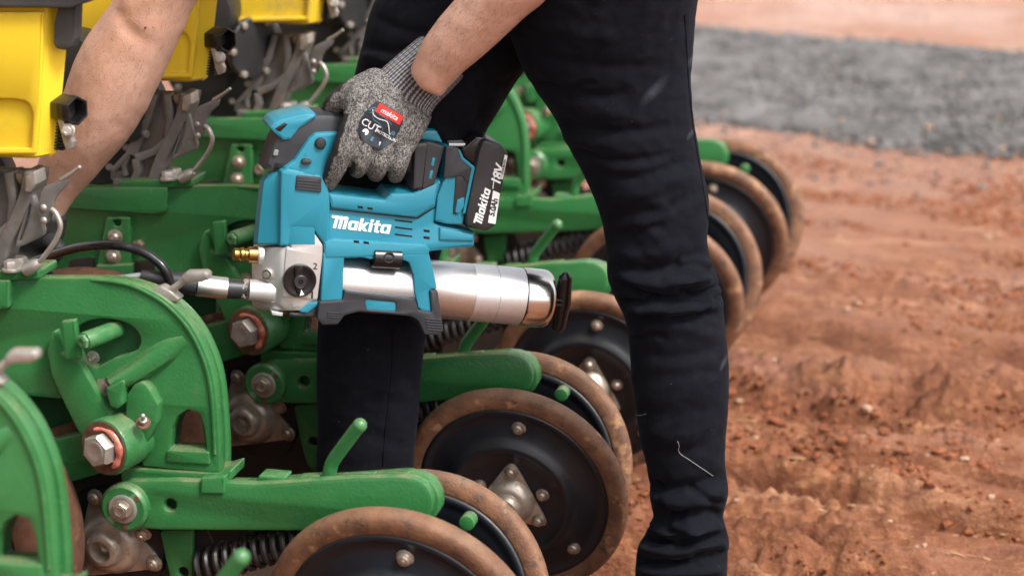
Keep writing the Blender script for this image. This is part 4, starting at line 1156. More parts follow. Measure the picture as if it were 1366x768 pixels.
gpart('lock_symbol', gplate(MB(), rnd([(406, 208), (409, 208), (409, 204, 1.4), (406, 204, 1.4)], 0.5, 3), 0.0026, 0.001, 0.0003, [circ(407.5, 205.6, 0.8, 6)]), m_teal, hd)
vp = gpart('vent_pad', gplate(MB(), rnd([(396, 234, 3), (429, 237, 3), (429, 257, 2), (394, 253, 2)], 2), -0.0035, 0.005, 0.0015), m_rubber)
for k in range(4):
    gpart('pad_rib', gplate(MB(), [(396, 239.5 + k * 3.8), (428, 242.5 + k * 3.9), (428, 244.3 + k * 3.9), (396, 241.3 + k * 3.8)], -0.0042, 0.002, 0.0005), m_rubber, vp)
gpart('trigger', gplate(MB(), rnd([(440, 200, 6), (462, 206, 8), (468, 216, 6), (452, 236, 8), (440, 238, 4)], 3), 0.018, 0.034, 0.006), m_bplastic, hd)
rb = gpart('rear_block', gplate(MB(), rnd([(551, 254, 2), (553, 192, 4), (572, 189, 3), (594, 195, 3), (580, 248, 2), (566, 254, 3)], 3), -0.001, 0.070, 0.004), m_rubber)
gpart('strap_hook', gplate(MB(), rnd([(558, 186, 3), (563, 176, 3), (570, 174, 3), (583, 174.5, 4), (592, 192, 2), (573, 188)], 3), 0.008, 0.05, 0.003), m_teal, rb)
gpart('hook_ring', MB().tube([Gp(556 + 7 * math.cos(a), 183 + 7 * math.sin(a), 0.02) for a in np.linspace(0.6, 5.4, 16)], 0.0028, 8), m_teal, rb)
for (y0, x0) in ((210, 577), (227, 574)):
    gpart('rear_slot', gplate(MB(), rnd([(x0, y0), (x0 + 4, y0 + 1), (x0 + 1.5, y0 + 12), (x0 - 2, y0 + 11)], 1, 2), -0.0015, 0.002, 0.0003), m_teal, rb)
gpart('block_seam', gplate(MB(), [(570, 190), (571.2, 190), (564, 253), (562.8, 253)], -0.0013, 0.002, 0.0001), m_gloss, rb)
# battery mount and battery
bm_ = gpart('battery_mount', gplate(MB(), rnd([(580, 296, 3), (583, 262), (593, 238), (595, 196, 3), (613, 199, 4), (619, 211, 4), (633, 223, 3), (618, 301, 4), (597, 300)], 2), 0.002, 0.064, 0.004), m_teal)
gpart('mount_cover', gplate(MB(), rnd([(595, 195, 3), (613, 198, 4), (618, 210, 4), (632, 222, 3), (626, 245), (616, 235, 4), (609, 235), (607, 237), (592, 238, 2)], 2), -0.001, 0.006, 0.0015), m_rubber, bm_)
gpart('mount_recess', gplate(MB(), rnd([(609, 212, 3), (616, 226), (628, 226, 3), (622, 258, 3), (618, 280, 3), (604, 288, 3), (607, 252)], 2), 0.0005, 0.004, 0.001), m_bplastic, bm_)
gpart('mount_cover', gplate(MB(), rnd([(614, 200, 2), (619, 211, 3), (634, 223, 3), (621, 285, 3), (617, 286), (629, 225, 3), (615, 213, 3), (611, 200)], 1), -0.002, 0.006, 0.0012), m_teal, bm_)
lt = gpart('release_latch', gplate(MB(), rnd([(610, 267, 2), (620, 263, 2), (619, 276, 2), (613, 285, 2), (607, 284, 2)], 1), -0.0015, 0.004, 0.001), m_teal, bm_)
btk = gpart('battery', gplate(MB(), rnd([(616, 200), (636, 182, 3), (645, 183, 3), (668, 192, 8), (679, 207, 8), (661, 302, 5), (649, 309, 5), (622, 303, 4), (618, 296), (620, 285), (634, 222), (619, 210)], 3), 0.004, 0.064, 0.004), m_gloss)
face = gpart('battery_case', gplate(MB(), rnd([(645, 186, 5), (669, 193, 8), (679, 207, 8), (661, 302, 6), (649, 308, 5), (623, 302, 4), (622, 286, 3), (639, 203, 4)], 4), -0.006, 0.078, 0.004), m_bplastic, btk)
tl = [Gp(599, 192.5, 0.010), Gp(621, 192.5, 0.010)]
mb = MB()
u0, u1 = tl[0], tl[1]
up = Vector((0, 0, 1))
mb.prism([[(0, 0), ((u1 - u0).length, 0), ((u1 - u0).length + 0.006, 0.040), (0.006, 0.040)]], 0.004, 0.001, lambda a, b, d: u0 + (u1 - u0).normalized() * a - GN * b + up * (0.001 - d))
gpart('battery_slide', mb, m_alu, btk, recalc=True)
# tube, label band, end cap and T-handle
def gmid(px, py): return Gp(px, py, 0.0415)
t0, t1 = gmid(446, 374), gmid(733, 398.5)
ad = (t1 - t0).normalized()
tdep = (gmid(640, 392) - CAMP).dot(_F)
TR = 38.3 * tdep / FPX
def ta(px):
    best = min(np.linspace(0, 1, 400), key=lambda k: abs(to_px(t0.lerp(t1, k))[0] - px))
    return (t1 - t0).length * best
TM = frame(t0, ad, (0, 0, 1))
tube = gpart('barrel_tube', MB().lathe([(TR, 0.0), (TR, ta(551) - 0.001), (TR * 1.02, ta(551)), (TR * 1.02, ta(560)), (TR, ta(560) + 0.001), (TR, ta(624))], TM, 64, False), m_tube)
x0, x1, x2, x3 = ta(624), ta(656), ta(694), ta(733)
gpart('label_band', MB().lathe([(TR * 0.99, x0), (TR * 1.006, x0 + 0.0004), (TR * 1.006, x1 - 0.0004), (TR * 0.99, x1 - 0.0001)], TM, 64, False), m_tube2, tube)
gpart('label_band', MB().lathe([(TR * 0.99, x1 + 0.0001), (TR * 1.006, x1 + 0.0005), (TR * 1.006, x2 - 0.0018), (TR * 0.97, x2 - 0.0015)], TM, 64, False), m_tube2, tube)
gpart('seal_ring', MB().lathe([(TR * 0.9, x2 - 0.0020), (TR * 0.985, x2 - 0.0017), (TR * 0.985, x2 - 0.0004), (TR * 0.9, x2)], TM, 64, False), m_gloss, tube)
gpart('end_cap', MB().lathe([(TR * 0.9, x2 - 0.0006), (TR * 1.01, x2 - 0.0002), (TR * 1.03, x2 + 0.0015), (TR * 1.03, x3 - 0.014), (TR * 1.01, x3 - 0.008), (TR * 0.94, x3 - 0.0035), (TR * 0.8, x3 - 0.001), (TR * 0.2, x3)], TM, 64, False), m_chrome, tube)
e = t0 + ad * x3
kn = gpart('handle_rod', MB().cyl(e - ad * 0.004, e + ad * 0.016, 0.0065, n=16), m_bplastic)
c = e + ad * 0.017
a1, a2 = Gp(755, 365, 0.024), Gp(744, 442, 0.040)
ax1 = (a1 - a2).normalized(); L_ = (a1 - a2).length
mid = (a1 + a2) / 2
rs = []
for k in range(17):
    t = k / 16; s = abs(t - 0.5) * 2
    rs.append(((0.0088 + 0.0036 * (1 - s) ** 1.5) * (1 if 0 < k < 16 else 0.55), (t - 0.5) * L_))
HM_ = frame(mid, ax1, ad)
th = gpart('pull_handle', MB().lathe([(r, z) for r, z in [(rs[0][0] * 0.5, rs[0][1] - 0.002)] + rs + [(rs[-1][0] * 0.5, rs[-1][1] + 0.002)]], HM_ @ Matrix.Diagonal((1.05, 0.85, 1, 1)), 20), m_gloss)
mb = gplate(MB(), rnd([(738, 399, 2), (752, 400, 2), (752, 408, 2), (738, 409, 2)], 1), 0.016, 0.006, 0.001, [[(742, 402), (750, 402.5), (750, 405.5), (742, 405)]])
gpart('handle_clip', mb, m_bplastic, th)
# black barrel clamp
c0_, c1_ = Gp(497, 342.5, 0.006), Gp(534, 344.5, 0.006)
cd_ = (c1_ - c0_).normalized()
CM = frame(c0_, cd_, (0, 0, 1)); CL = (c1_ - c0_).length
clampb = gpart('barrel_clamp', MB().lathe([(0.010, 0.006), (0.0105, 0.0), (0.0125, -0.001), (0.0138, 0.0006), (0.0138, CL - 0.001), (0.0125, CL), (0.0005, CL)], CM, 32, False).lathe([(0.0102, 0.007), (0.0005, 0.007)], CM, 24, False), m_gloss)
gpart('clamp_eye', MB().lathe([(0.0075, 0.0), (0.0068, 0.0010), (0.0056, 0.0008), (0.0052, -0.004), (0.0005, -0.004)], frame(Gp(519, 343.5, -0.0072), GN), 24, False), m_bplastic, clampb)
# pump head
def brow(y, k=0.0):
    pts = [(392, 0.003), (377, 0.0035), (372, 0.006), (352, 0.024), (338, 0.040), (336, 0.046)]
    near = [Gp(x + k, y, d + abs(k) * 0.0002) for x, d in pts]
    return near + [Gp(336 + k, y, 0.046) - GN * 0.016 + GX_ * 0.004, Gp(392, y, 0.046) - GN * 0.022, Gp(392, y, 0.0035) - GN * 0.03]
blk = gpart('pump_head', gplate(MB(), rnd([(384, 330), (389.5, 304.5, 2), (416.5, 305, 3), (431.5, 327, 3), (431.5, 345), (425, 403, 4), (400, 416, 3), (384, 414)], 3), 0.003, 0.064, 0.0075).loft([brow(414, 9), brow(411, 3), brow(404, 0), brow(370, 0), brow(334, 0), brow(330, 2), brow(328.5, 6)]), m_alu, angle=30)
gpart('head_plate', gplate(MB(), rnd([(382, 331.5, 2), (388.5, 330.5), (390, 305.5, 2), (416, 306, 3), (430.5, 327, 3), (430.5, 341), (423.5, 400, 3), (377, 396.5, 3)], 2), 0.0005, 0.004, 0.001), m_alu, blk)
dc = Gp(398.8, 373.2, 0.0005)
dl = gpart('selector_dial', MB().lathe([(0.0215, 0), (0.0215, 0.006), (0.0205, 0.0075), (0.0185, 0.0078), (0.0165, 0.0068), (0.0085, 0.0068)], frame(dc, GN), 40, True), m_gloss)
gpart('dial_bar', gplate(MB(), rnd([(393, 354, 1), (405, 353.5, 1), (404, 372), (404, 388, 2), (399, 395, 2), (395, 388, 2), (394, 372)], 1), -0.0095, 0.004, 0.001), m_gloss, dl)
gpart('dial_screw', MB().lathe([(0.0088, 0.006), (0.0088, 0.0105), (0.0078, 0.0112), (0.0072, 0.0106), (0.0035, 0.0106), (0.0032, 0.0085), (0.0005, 0.0085)], frame(dc, GN), 24, False), m_bplastic, dl)
gpart('dial_pointer', gplate(MB(), [(402, 386), (406, 393), (400, 394.5)], -0.0099, 0.0006, 0.0), m_white, dl)
def gtext(name, body, px, py, hpx, mat, parent, ex=(1, 0.105), ey=(0.05, -1), dg=-0.0005, shear=0.0, bold=0.0, space=1.0, t=0.0006, align='CENTER', sx=1.0):
    v, f = text_geo(body, 1.0, shear, bold, space, align)
    k = hpx / 0.70
    pts = [Gp(px + (x * sx * ex[0] + y * ey[0]) * k, py + (x * sx * ex[1] + y * ey[1]) * k, dg) for x, y in v]
    n = len(pts)
    ec = {}
    for fc in f:
        for i in range(len(fc)):
            a, b = fc[i], fc[(i + 1) % len(fc)]
            ec[(a, b)] = 1
    side = [(a, b, b + n, a + n) for (a, b) in ec if (b, a) not in ec]
    mb = MB(); mb.add(pts + [p - GN * t for p in pts], f + [tuple(reversed([i + n for i in q])) for q in f] + side, True)
    return mb.build(name, mat, parent)
gtext('figure', '2', 420.5, 355.5, 8.5, m_bprint, blk, dg=0.0002, bold=0.01)
gtext('figure', '1', 416.5, 393.5, 9, m_bprint, blk, dg=-0.0002, bold=0.03)
# maker's lettering: a heavy slanted word with a flag on its first letter
def wordmark(px, py, h, mat, parent, ex, ey, dg, ln):
    """The word as flat raised letters, each drawn as a heavy slanted outline."""
    M_ = [(-0.16, 1.0), (0.10, 1.0), (0.30, 1.0), (0.335, 0.93), (0.42, 1.0), (0.55, 1.0), (0.60, 0.93), (0.70, 1.0), (0.86, 1.0), (0.93, 0.90), (0.90, 0.72), (0.74, 0.0), (0.53, 0.0), (0.68, 0.70), (0.63, 0.76), (0.57, 0.70), (0.42, 0.0), (0.21, 0.0), (0.36, 0.70), (0.31, 0.76), (0.25, 0.70), (0.10, 0.0), (-0.12, 0.0), (0.05, 0.78), (-0.12, 0.78), (-0.20, 0.88)]
    A_ = [rnd([(0.0, 0.0, 0.22), (0.64, 0.0, 0.02), (0.64, 0.72, 0.02), (0.0, 0.72, 0.22)], 0, 4), rnd([(0.21, 0.17), (0.42, 0.17), (0.42, 0.55), (0.21, 0.55)], 0.08, 3)]
    K_ = [[(0, 0), (0.21, 0), (0.21, 0.24), (0.37, 0), (0.63, 0), (0.39, 0.38), (0.62, 0.72), (0.38, 0.72), (0.21, 0.47), (0.21, 1.0), (0, 1.0)]]
    I_ = [[(0, 0), (0.21, 0), (0.21, 0.72), (0, 0.72)]]; J_ = [[(0, 0.80), (0.21, 0.80), (0.21, 1.0), (0, 1.0)]]
    T_ = [[(0.10, 0.72), (0, 0.72), (0, 0.56), (0.10, 0.56), (0.10, 0.14), (0.16, 0.03), (0.26, 0), (0.45, 0), (0.45, 0.16), (0.35, 0.16), (0.31, 0.20), (0.31, 0.56), (0.45, 0.56), (0.45, 0.72), (0.31, 0.72), (0.31, 0.94), (0.10, 0.94)]]
    base_ = G0 - GN * dg
    def put(loops, x0, sl):
        def m(x, y):
            x = (x0 + x + sl * y) * ln
            return Gp(px + (x * ex[0] + y * ey[0]) * h, py + (x * ex[1] + y * ey[1]) * h, dg) - G0
        mb = MB().prism([[(m(x, y).dot(GX_), m(x, y).z) for x, y in lp] for lp in loops], 0.0008, 0.0, lambda a, b, d: base_ + GX_ * a + Vector((0, 0, b)) - GN * d)
        mb.build('lettering', mat, parent)
    put([M_], 0, 0)
    x = 0.84
    for g, adv in ((A_, 0.71), (K_, 0.67), (I_, 0.28), (T_, 0.50), (A_, 0.7)):
        put(g, x, 0.20)
        if g is I_: put(J_, x, 0.20)
        x += adv
wordmark(446, 304.5, 17, m_white, mainb, (1, 0.105), (0.02, -1), 0.0052, 1.18)
wordmark(643, 297.5, 11, m_white, face, (0.26, -0.97), (-1.0, -0.26), -0.0066, 1.12)
gtext('lettering', '18V', 664.5, 234, 12, m_white, face, (0.27, -0.96), (-1.0, -0.25), -0.0066, 0.2, 0.03, 0.95)
mb = gplate(MB(), rnd([(651, 297), (661, 299), (667, 258), (658, 254)], 1, 2), -0.0066, 0.0006, 0.0)
gpart('rating_panel', mb, m_white, face)
gtext('lettering', '5.0Ah', 658.5, 277, 7.5, m_bprint, face, (0.22, -0.97), (-1.0, -0.22), -0.0070, 0.15, 0.03, 0.95)
mb = gplate(MB(), rnd([(667, 238), (670.5, 240), (677, 208), (673.5, 206)], 1, 2), -0.0066, 0.0006, 0.0)
gpart('rating_strip', mb, m_white, face)
gtext('lettering', 'LITHIUM-ION', 672, 223, 2.6, m_bprint, face, (0.20, -0.98), (-1.0, -0.2), -0.0070, 0, 0.02, 0.9)
mb = gplate(MB(), [(660, 226), (660.8, 226.3), (658, 252), (657, 252)], -0.0066, 0.0006, 0.0)
gpart('rating_line', mb, m_white, face)
for (x0, y0, x1_, y1_, h) in ((477, 274.5, 484, 275.4, 3), (490, 276.2, 497, 277.1, 3), (472, 320.6, 479, 321.3, 3), (485, 321.9, 492, 322.6, 3), (565, 306, 573, 306.9, 3), (565, 315, 573, 315.9, 3)):
    d_ = -0.0013 if y0 < 280 else (0.0055 if x0 > 560 else -0.0023)
    gpart('vent_slot', gplate(MB(), [(x0, y0), (x1_, y1_), (x1_ + .4, y1_ + h), (x0 + .4, y0 + h)], d_, 0.001, 0.0), m_gloss, mainb)
for k in range(3):
    gpart('vent_slot', gplate(MB(), [(527, 292.5 + k * 9.5), (550, 295.5 + k * 9.5), (550, 297.3 + k * 9.5), (527, 294.5 + k * 9.5)], 0.0056, 0.001, 0.0), m_gloss, mainb)
gpart('body_seam', gplate(MB(), [(581, 275), (582, 276), (557, 292), (440, 279.5), (440, 278.5), (556, 290.6)], 0.0052, 0.001, 0.0), m_gloss, mainb)
# fittings on the pump head's left side
q = Gp(357, 365.5, 0.0185)
mb = MB().lathe([(0.0085, -0.003), (0.0085, 0.003), (0.0075, 0.004), (0.0062, 0.004), (0.006, 0.001), (0.0045, 0.001), (0.004, 0.005), (0.0005, 0.005)], frame(q, GN * 0.8 - GX_ * 0.6), 20, False)
gpart('set_screw', mb, m_zinc)
b0, b1 = Gp(346, 340, 0.026), Gp(311, 339, 0.026)
bd_ = (b1 - b0).normalized(); BL = (b1 - b0).length
fit = gpart('brass_valve', MB().lathe([(0.0105, 0.002), (0.0105, BL * 0.42), (0.0095, BL * 0.45), (0.0075, BL * 0.47), (0.0075, BL * 0.56), (0.0088, BL * 0.60), (0.0092, BL * 0.72), (0.0075, BL * 0.78), (0.0082, BL * 0.84), (0.0082, BL * 0.96), (0.007, BL), (0.0005, BL * 0.98)], frame(b0, bd_), 6 * 4, False), m_brass)
gpart('valve_seat', MB().lathe([(0.0125, -0.004), (0.0125, 0.002), (0.0110, 0.0035), (0.0005, 0.0035)], frame(b0, bd_), 24, False), m_alu, fit)
gpart('foot_screw', gplate(MB(), rnd([(362, 415, 1), (378, 417, 1), (377, 422, 1), (363, 420, 1)], 1), 0.010, 0.012, 0.001), m_alu)
h0, h1 = Gp(366, 389, 0.024), Gp(332, 386.5, 0.027)
gpart('hose_boss', MB().lathe([(0.0165, 0), (0.0150, 0.012), (0.0140, 0.020), (0.0138, (h1 - h0).length)], frame(h0, h1 - h0), 28), m_alu)
hp = [h1, Gp(328, 386, 0.030), Gp(303, 384.5, 0.031), Gp(262, 380, 0.034), Gp(226, 373.5, 0.040), Gp(188, 367.5, 0.048)]
mb = MB().lathe([(0.0128, 0), (0.0145, 0.001), (0.0145, 0.0055), (0.0128, 0.0065)], frame(hp[0], hp[1] - hp[0]), 6)
gpart('hose_nut', mb, m_zinc)
gpart('hose_sleeve', MB().tube([hp[1], hp[1].lerp(hp[2], 0.5), hp[2]], [0.0118, 0.0128, 0.0132], 24), m_bplastic)
gpart('swivel_collar', MB().cyl(hp[2], hp[3], 0.0142, 0.0142, 28, 0.0012), m_tube)
gpart('spring_guard', MB().tube([Vector(p) for p in spl(hp[3:], 5, False)], list(np.interp(np.linspace(0, 1, 11), [0, 0.2, 0.5, 1], [0.0140, 0.0138, 0.0115, 0.0072])), 20), m_bplastic)
HY = 0.115
hs = [hp[-1], P(160, 371, HY - 0.01), P(128, 373, HY + 0.005), P(95, 379, HY + 0.02), P(60, 392, HY + 0.02), P(60, 430, HY + 0.02), P(120, 450, HY + 0.02), P(190, 440, HY + 0.02), P(228, 400, HY + 0.01), P(222, 364, HY), P(205, 345, HY), P(180, 332, HY), P(150, 327, HY), P(110, 329, HY + 0.03), P(75, 338, HY + 0.07), P(40, 350, HY + 0.12), P(0, 362, HY + 0.15), P(-50, 372, HY + 0.16)]
pth = [Vector(p) for p in spl(hs, 8, False)]
cut = 24
gpart('nylon_hose', MB().tube(pth[:cut + 1], list(np.interp(np.arange(cut + 1), [0, cut], [0.0046, 0.0036])), 14), m_clear)
gpart('grease_hose', MB().tube(pth[cut:], 0.0062, 14), m_hose)

# ------------------------------------------------------------------ the person
YR, YF = Y2 + 0.375, Y2 + 0.335        # where the rear and the front leg stand
fr_foot = at(905, 800, YF); rr_foot = at(478, 800, YR)
person = empty('person', Vector((fr_foot.x, YF, 0)))
tag(person, 'person in black jeans bending over the planter with a grease gun in hand', 'person')
def ring(l, r, Y, ratio=0.95, n=28, p=1.0, Yr=None):
    a, b = at(l[0], l[1], Y), at(r[0], r[1], Y if Yr is None else Yr)
    c = (a + b) / 2; u = (b - a) / 2
    v = Vector((0, 1, 0)) - u.normalized() * u.normalized().y
    v = v.normalized() * u.length * ratio
    return [c + u * math.cos(2 * PI * k / n) + v * math.sin(2 * PI * k / n) for k in range(n)]
def limb(mb, rows, n=28, sub=4, ratio=0.95):
    """rows: (left px, left py, right px, right py, Y[, ratio])"""
    rows = [tuple(r) + ((ratio,) if len(r) == 5 else ()) for r in rows]
    rows = spl(rows, sub, False)
    mb.loft([ring((r[0], r[1]), (r[2], r[3]), r[4], r[5], n) for r in rows])
def world_limb(mb, rows, n=20, sub=4):
    """rows: x, y, z, radius across, radius along"""
    rows = spl(rows, sub, False)
    pts = [Vector(r[:3]) for r in rows]
    rings = []
    for i, r in enumerate(rows):
        t = (pts[min(i + 1, len(pts) - 1)] - pts[max(i - 1, 0)]).normalized()
        u = (Vector((1, 0, 0)) - t * t.x)
        u = u.normalized() if u.length > 0.2 else Vector((0, 0, 1))
        v = t.cross(u)
        rings.append([pts[i] + u * r[3] * math.cos(2 * PI * k / n) + v * r[4] * math.sin(2 * PI * k / n) for k in range(n)])
    mb.loft(rings)

FRONT = [(646, -70, 945, -70, YF - 0.02), (672, 10, 929, 10, YF - 0.01), (702, 92, 922, 88, YF), (722, 122, 921, 118, YF), (740, 150, 923, 148, YF), (753, 177, 926, 172, YF), (766, 203, 931, 200, YF),
         (781, 232, 937, 228, YF), (796, 266, 944, 259, YF), (805, 297, 946, 286, YF), (810, 331, 943, 325, YF), (811, 365, 950, 355, YF), (821, 392, 962, 392, YF), (837, 430, 966, 430, YF),
         (843, 495, 972, 490, YF), (850, 550, 971, 545, YF), (856, 590, 968, 590, YF), (864, 622, 967, 618, YF), (868, 662, 971, 658, YF), (872, 695, 965, 690, YF), (858, 714, 968, 708, YF), (850, 735, 972, 728, YF), (848, 765, 970, 760, YF), (848, 790, 969, 786, YF), (856, 803, 964, 800, YF)]
REAR = [(600, -110, 850, -100, YR + 0.06), (540, -50, 780, -30, YR + 0.04), (503, 0, 735, 25, YR + 0.02), (489, 50, 712, 75, YR + 0.01), (476, 100, 690, 108, YR), (466, 140, 667, 145, YR), (456, 180, 645, 183, YR), (449, 220, 627, 225, YR),
        (443, 262, 611, 265, YR), (437, 310, 596, 310, YR), (432, 360, 581, 360, YR), (427, 427, 568, 440, YR), (425, 497, 561, 492, YR), (427, 560, 556, 553, YR), (424, 620, 549, 630, YR), (423, 700, 545, 705, YR), (418, 780, 548, 780, YR), (414, 845, 552, 845, YR), (420, 872, 545, 872, YR)]
hipc = at(775, -150, Y2 + 0.47)
jb = MB()
limb(jb, FRONT); limb(jb, REAR)
world_limb(jb, [(hipc.x - 0.02, hipc.y - 0.01, hipc.z - 0.10, 0.12, 0.13), (hipc.x, hipc.y, hipc.z - 0.03, 0.145, 0.16), (hipc.x + 0.0, hipc.y, hipc.z + 0.04, 0.14, 0.165), (hipc.x - 0.02, hipc.y, hipc.z + 0.11, 0.12, 0.16), (hipc.x - 0.05, hipc.y, hipc.z + 0.17, 0.11, 0.155)])
jme = remesh(jb, 0.0036, 8, 0.5)
jme.name = 'jeans'; jme.materials.append(m_denim)
# creases: px polyline, depth (m, negative = inwards), width px
CREASE = [
    ([(742, 158), (770, 170), (815, 176), (870, 174), (905, 168)], -0.0045, 7), ([(745, 180), (780, 190), (830, 196)], 0.003, 8),
    ([(700, 104), (740, 122), (800, 130), (850, 126)], -0.0035, 8), ([(705, 118), (760, 140), (830, 150)], 0.003, 9),
    ([(690, 60), (760, 84), (840, 92), (900, 84)], -0.003, 9), ([(672, 20), (740, 40), (830, 52)], 0.003, 12),
    ([(764, 198), (800, 212), (850, 214), (900, 205)], -0.0045, 6), ([(781, 232), (830, 238), (880, 228), (925, 210)], -0.0035, 7),
    ([(800, 270), (850, 262), (900, 240), (935, 232)], 0.004, 11), ([(798, 285), (850, 288), (905, 270), (942, 250)], -0.004, 8),
    ([(806, 318), (850, 312), (890, 296)], -0.004, 7), ([(842, 300), (870, 290), (890, 268)], 0.004, 10),
    ([(812, 352), (850, 362), (895, 356), (945, 338)], -0.005, 8), ([(815, 335), (860, 340), (920, 322)], 0.004, 9),
    ([(818, 372), (850, 388), (885, 398), (925, 396), (958, 386)], -0.0065, 6), ([(822, 360), (860, 376), (900, 380), (950, 366)], 0.006, 8),
    ([(836, 405), (880, 414), (930, 412), (962, 404)], 0.0065, 6), ([(838, 420), (880, 428), (925, 424), (966, 414)], -0.005, 6),
    ([(840, 440), (880, 432), (920, 438), (965, 452)], 0.003, 9), ([(842, 470), (890, 476), (930, 470), (970, 462)], -0.0028, 8),
    ([(845, 510), (900, 500), (968, 496)], -0.0022, 9), ([(850, 545), (900, 552), (968, 540)], -0.0025, 9), ([(855, 575), (905, 580), (960, 566)], 0.003, 10),
    ([(862, 610), (905, 604), (950, 590), (966, 570)], -0.003, 9), ([(864, 640), (890, 652), (930, 648), (968, 630)], -0.0045, 8), ([(866, 660), (900, 670), (940, 664), (970, 650)], 0.005, 8),
    ([(872, 690), (905, 688), (940, 680), (968, 690)], -0.0070, 7), ([(862, 704), (890, 712), (925, 706), (964, 700)], 0.0055, 6), ([(855, 716), (900, 722), (940, 716), (970, 712)], -0.0065, 5),
    ([(850, 730), (890, 738), (935, 730), (972, 726)], 0.0060, 6), ([(849, 744), (890, 750), (930, 744), (971, 740)], -0.0065, 5), ([(848, 757), (900, 764), (970, 756)], 0.0055, 6),
    ([(910, 690), (925, 700), (920, 712)], 0.005, 6), ([(880, 742), (905, 756), (940, 752)], -0.004, 4),
    ([(922, 100), (930, 170), (940, 240), (950, 300), (946, 345)], -0.0016, 2.2),
    ([(485, 60), (520, 68), (560, 66)], -0.005, 6), ([(478, 92), (520, 96), (570, 90)], -0.005, 6), ([(480, 76), (530, 82)], 0.004, 7), ([(470, 118), (510, 112)], 0.003, 7), ([(495, 20), (540, 40), (575, 44)], -0.004, 7),
    ([(655, 175), (640, 150), (650, 120), (690, 104)], -0.004, 9), ([(600, 160), (630, 140), (665, 110)], 0.003, 10),
    ([(430, 470), (480, 462), (560, 470)], -0.002, 9), ([(428, 520), (480, 512), (556, 530)], 0.002, 12), ([(520, 440), (522, 500), (515, 560), (510, 620)], -0.0014, 2.0), ([(430, 590), (480, 580), (552, 600)], -0.0025, 9),
]
CREASE += [([(900, 384), (925, 390), (950, 384), (962, 378)], -0.004, 3.2), ([(868, 400), (905, 406), (948, 400)], -0.004, 3.2), ([(930, 420), (950, 408), (965, 392)], -0.004, 3.5), ([(826, 400), (850, 402), (880, 394)], -0.0035, 3.2), ([(905, 352), (930, 346), (950, 356)], 0.004, 5),
           ([(880, 372), (915, 374), (950, 372)], 0.0035, 5), ([(842, 452), (868, 446), (890, 452)], -0.0025, 3.2), ([(882, 716), (915, 726), (950, 718)], -0.004, 3), ([(895, 696), (915, 702), (945, 698)], 0.004, 4), ([(856, 748), (880, 756), (915, 752)], -0.0035, 3),
           ([(850, 690), (880, 700), (898, 718), (890, 730)], 0.004, 5), ([(930, 740), (950, 734), (970, 738)], -0.004, 3), ([(915, 650), (940, 662), (968, 672)], -0.003, 4), ([(866, 640), (880, 660), (886, 690)], -0.003, 5),
           ([(770, 150), (800, 158), (840, 150)], 0.0022, 9), ([(715, 110), (760, 118), (800, 112)], -0.002, 4), ([(850, 300), (880, 320), (900, 350)], 0.003, 9), ([(830, 300), (850, 330), (868, 350)], -0.002, 7)]
co, no = mesh_np(jme)
px, py = np_px(co)
vd = np.array(CAMP) - co; vd /= np.linalg.norm(vd, axis=1)[:, None]
facing = np.clip((no * vd).sum(1) * 1.6 + 0.35, 0, 1)
disp = 0.0011 * fbm((px + py * 0.6) / 44.0, (py - px * 0.35) / 22.0, 3, 51) + 0.0005 * fbm(px / 12.0, py / 8.0, 2, 57)
wob = 5.0 * fbm(px / 26.0, py / 26.0, 2, 61)
for pl, amp, wd in CREASE:
    pl = np.array(spl(pl, 4, False)); dmin = np.full(len(px), 1e9); tt = np.zeros(len(px))
    for i in range(len(pl) - 1):
        a, b = pl[i], pl[i + 1]; ab = b - a
        t = np.clip(((px - a[0]) * ab[0] + (py - a[1]) * ab[1]) / (ab @ ab), 0, 1)
        d = np.hypot(px - a[0] - t * ab[0], py + wob * 0.5 - a[1] - t * ab[1])
        m = d < dmin; dmin[m] = d[m]; tt[m] = (i + t[m]) / (len(pl) - 1)
    env = np.clip(np.minimum(tt, 1 - tt) * 6, 0.05, 1) if wd > 3 else 1
    big = (pl[:, 1].mean() > 340 and pl[:, 1].mean() < 425 or pl[:, 1].mean() > 625) and wd > 3
    disp += amp * (2.0 if big else 1.15) * (1.5 if 3 <= wd <= 4 else 1) * env * np.exp(-(dmin / wd) ** 2)
co = co + no * (disp * facing)[:, None]
set_co(jme, co)
jeans = bpy.data.objects.new('jeans', jme); link(jeans, person); jeans.location = -Vector(person.location)
def mchild(name, me, parent=person):
    o = bpy.data.objects.new(name, me); link(o, parent); o.location = -wloc(parent) if parent is person else (0, 0, 0)
    return o
def bvh_of(me):
    return BVHTree.FromPolygons([v.co.copy() for v in me.vertices], [tuple(p.vertices) for p in me.polygons])
jt = bvh_of(jme)
def cast(t, px_, py_, off=0.0):
    d = ray(px_, py_).normalized()
    h = t.ray_cast(CAMP, d)
    return (h[0] + h[1] * off, h[1]) if h[0] is not None else (None, None)
def seam(name, pts, r, mat, parent, tree, off=0.0003, n=6):
    out = []
    for p in spl(pts, 8, False):
        h, _n = cast(tree, p[0], p[1], off)
        if h is not None: out.append(h)
    mb = MB().tube(out, r, 6)
    return out, mb
_, mb = seam('outseam', [(913, 20), (916, 70), (919, 120), (926, 180), (936, 240), (944, 290), (947, 310)], 0.0011, m_denim, person, jt)
me = mb.mesh('outseam', m_denim); mchild('outseam', me)
_, mb = seam('inseam', [(524, 446), (523, 490), (518, 540), (513, 590), (511, 622)], 0.0011, m_denim, person, jt)
me = mb.mesh('inseam', m_denim); mchild('inseam', me)
m_thread = pmat('grey_thread', (0.30, 0.31, 0.33, 1), None, 0.8, bump=0)
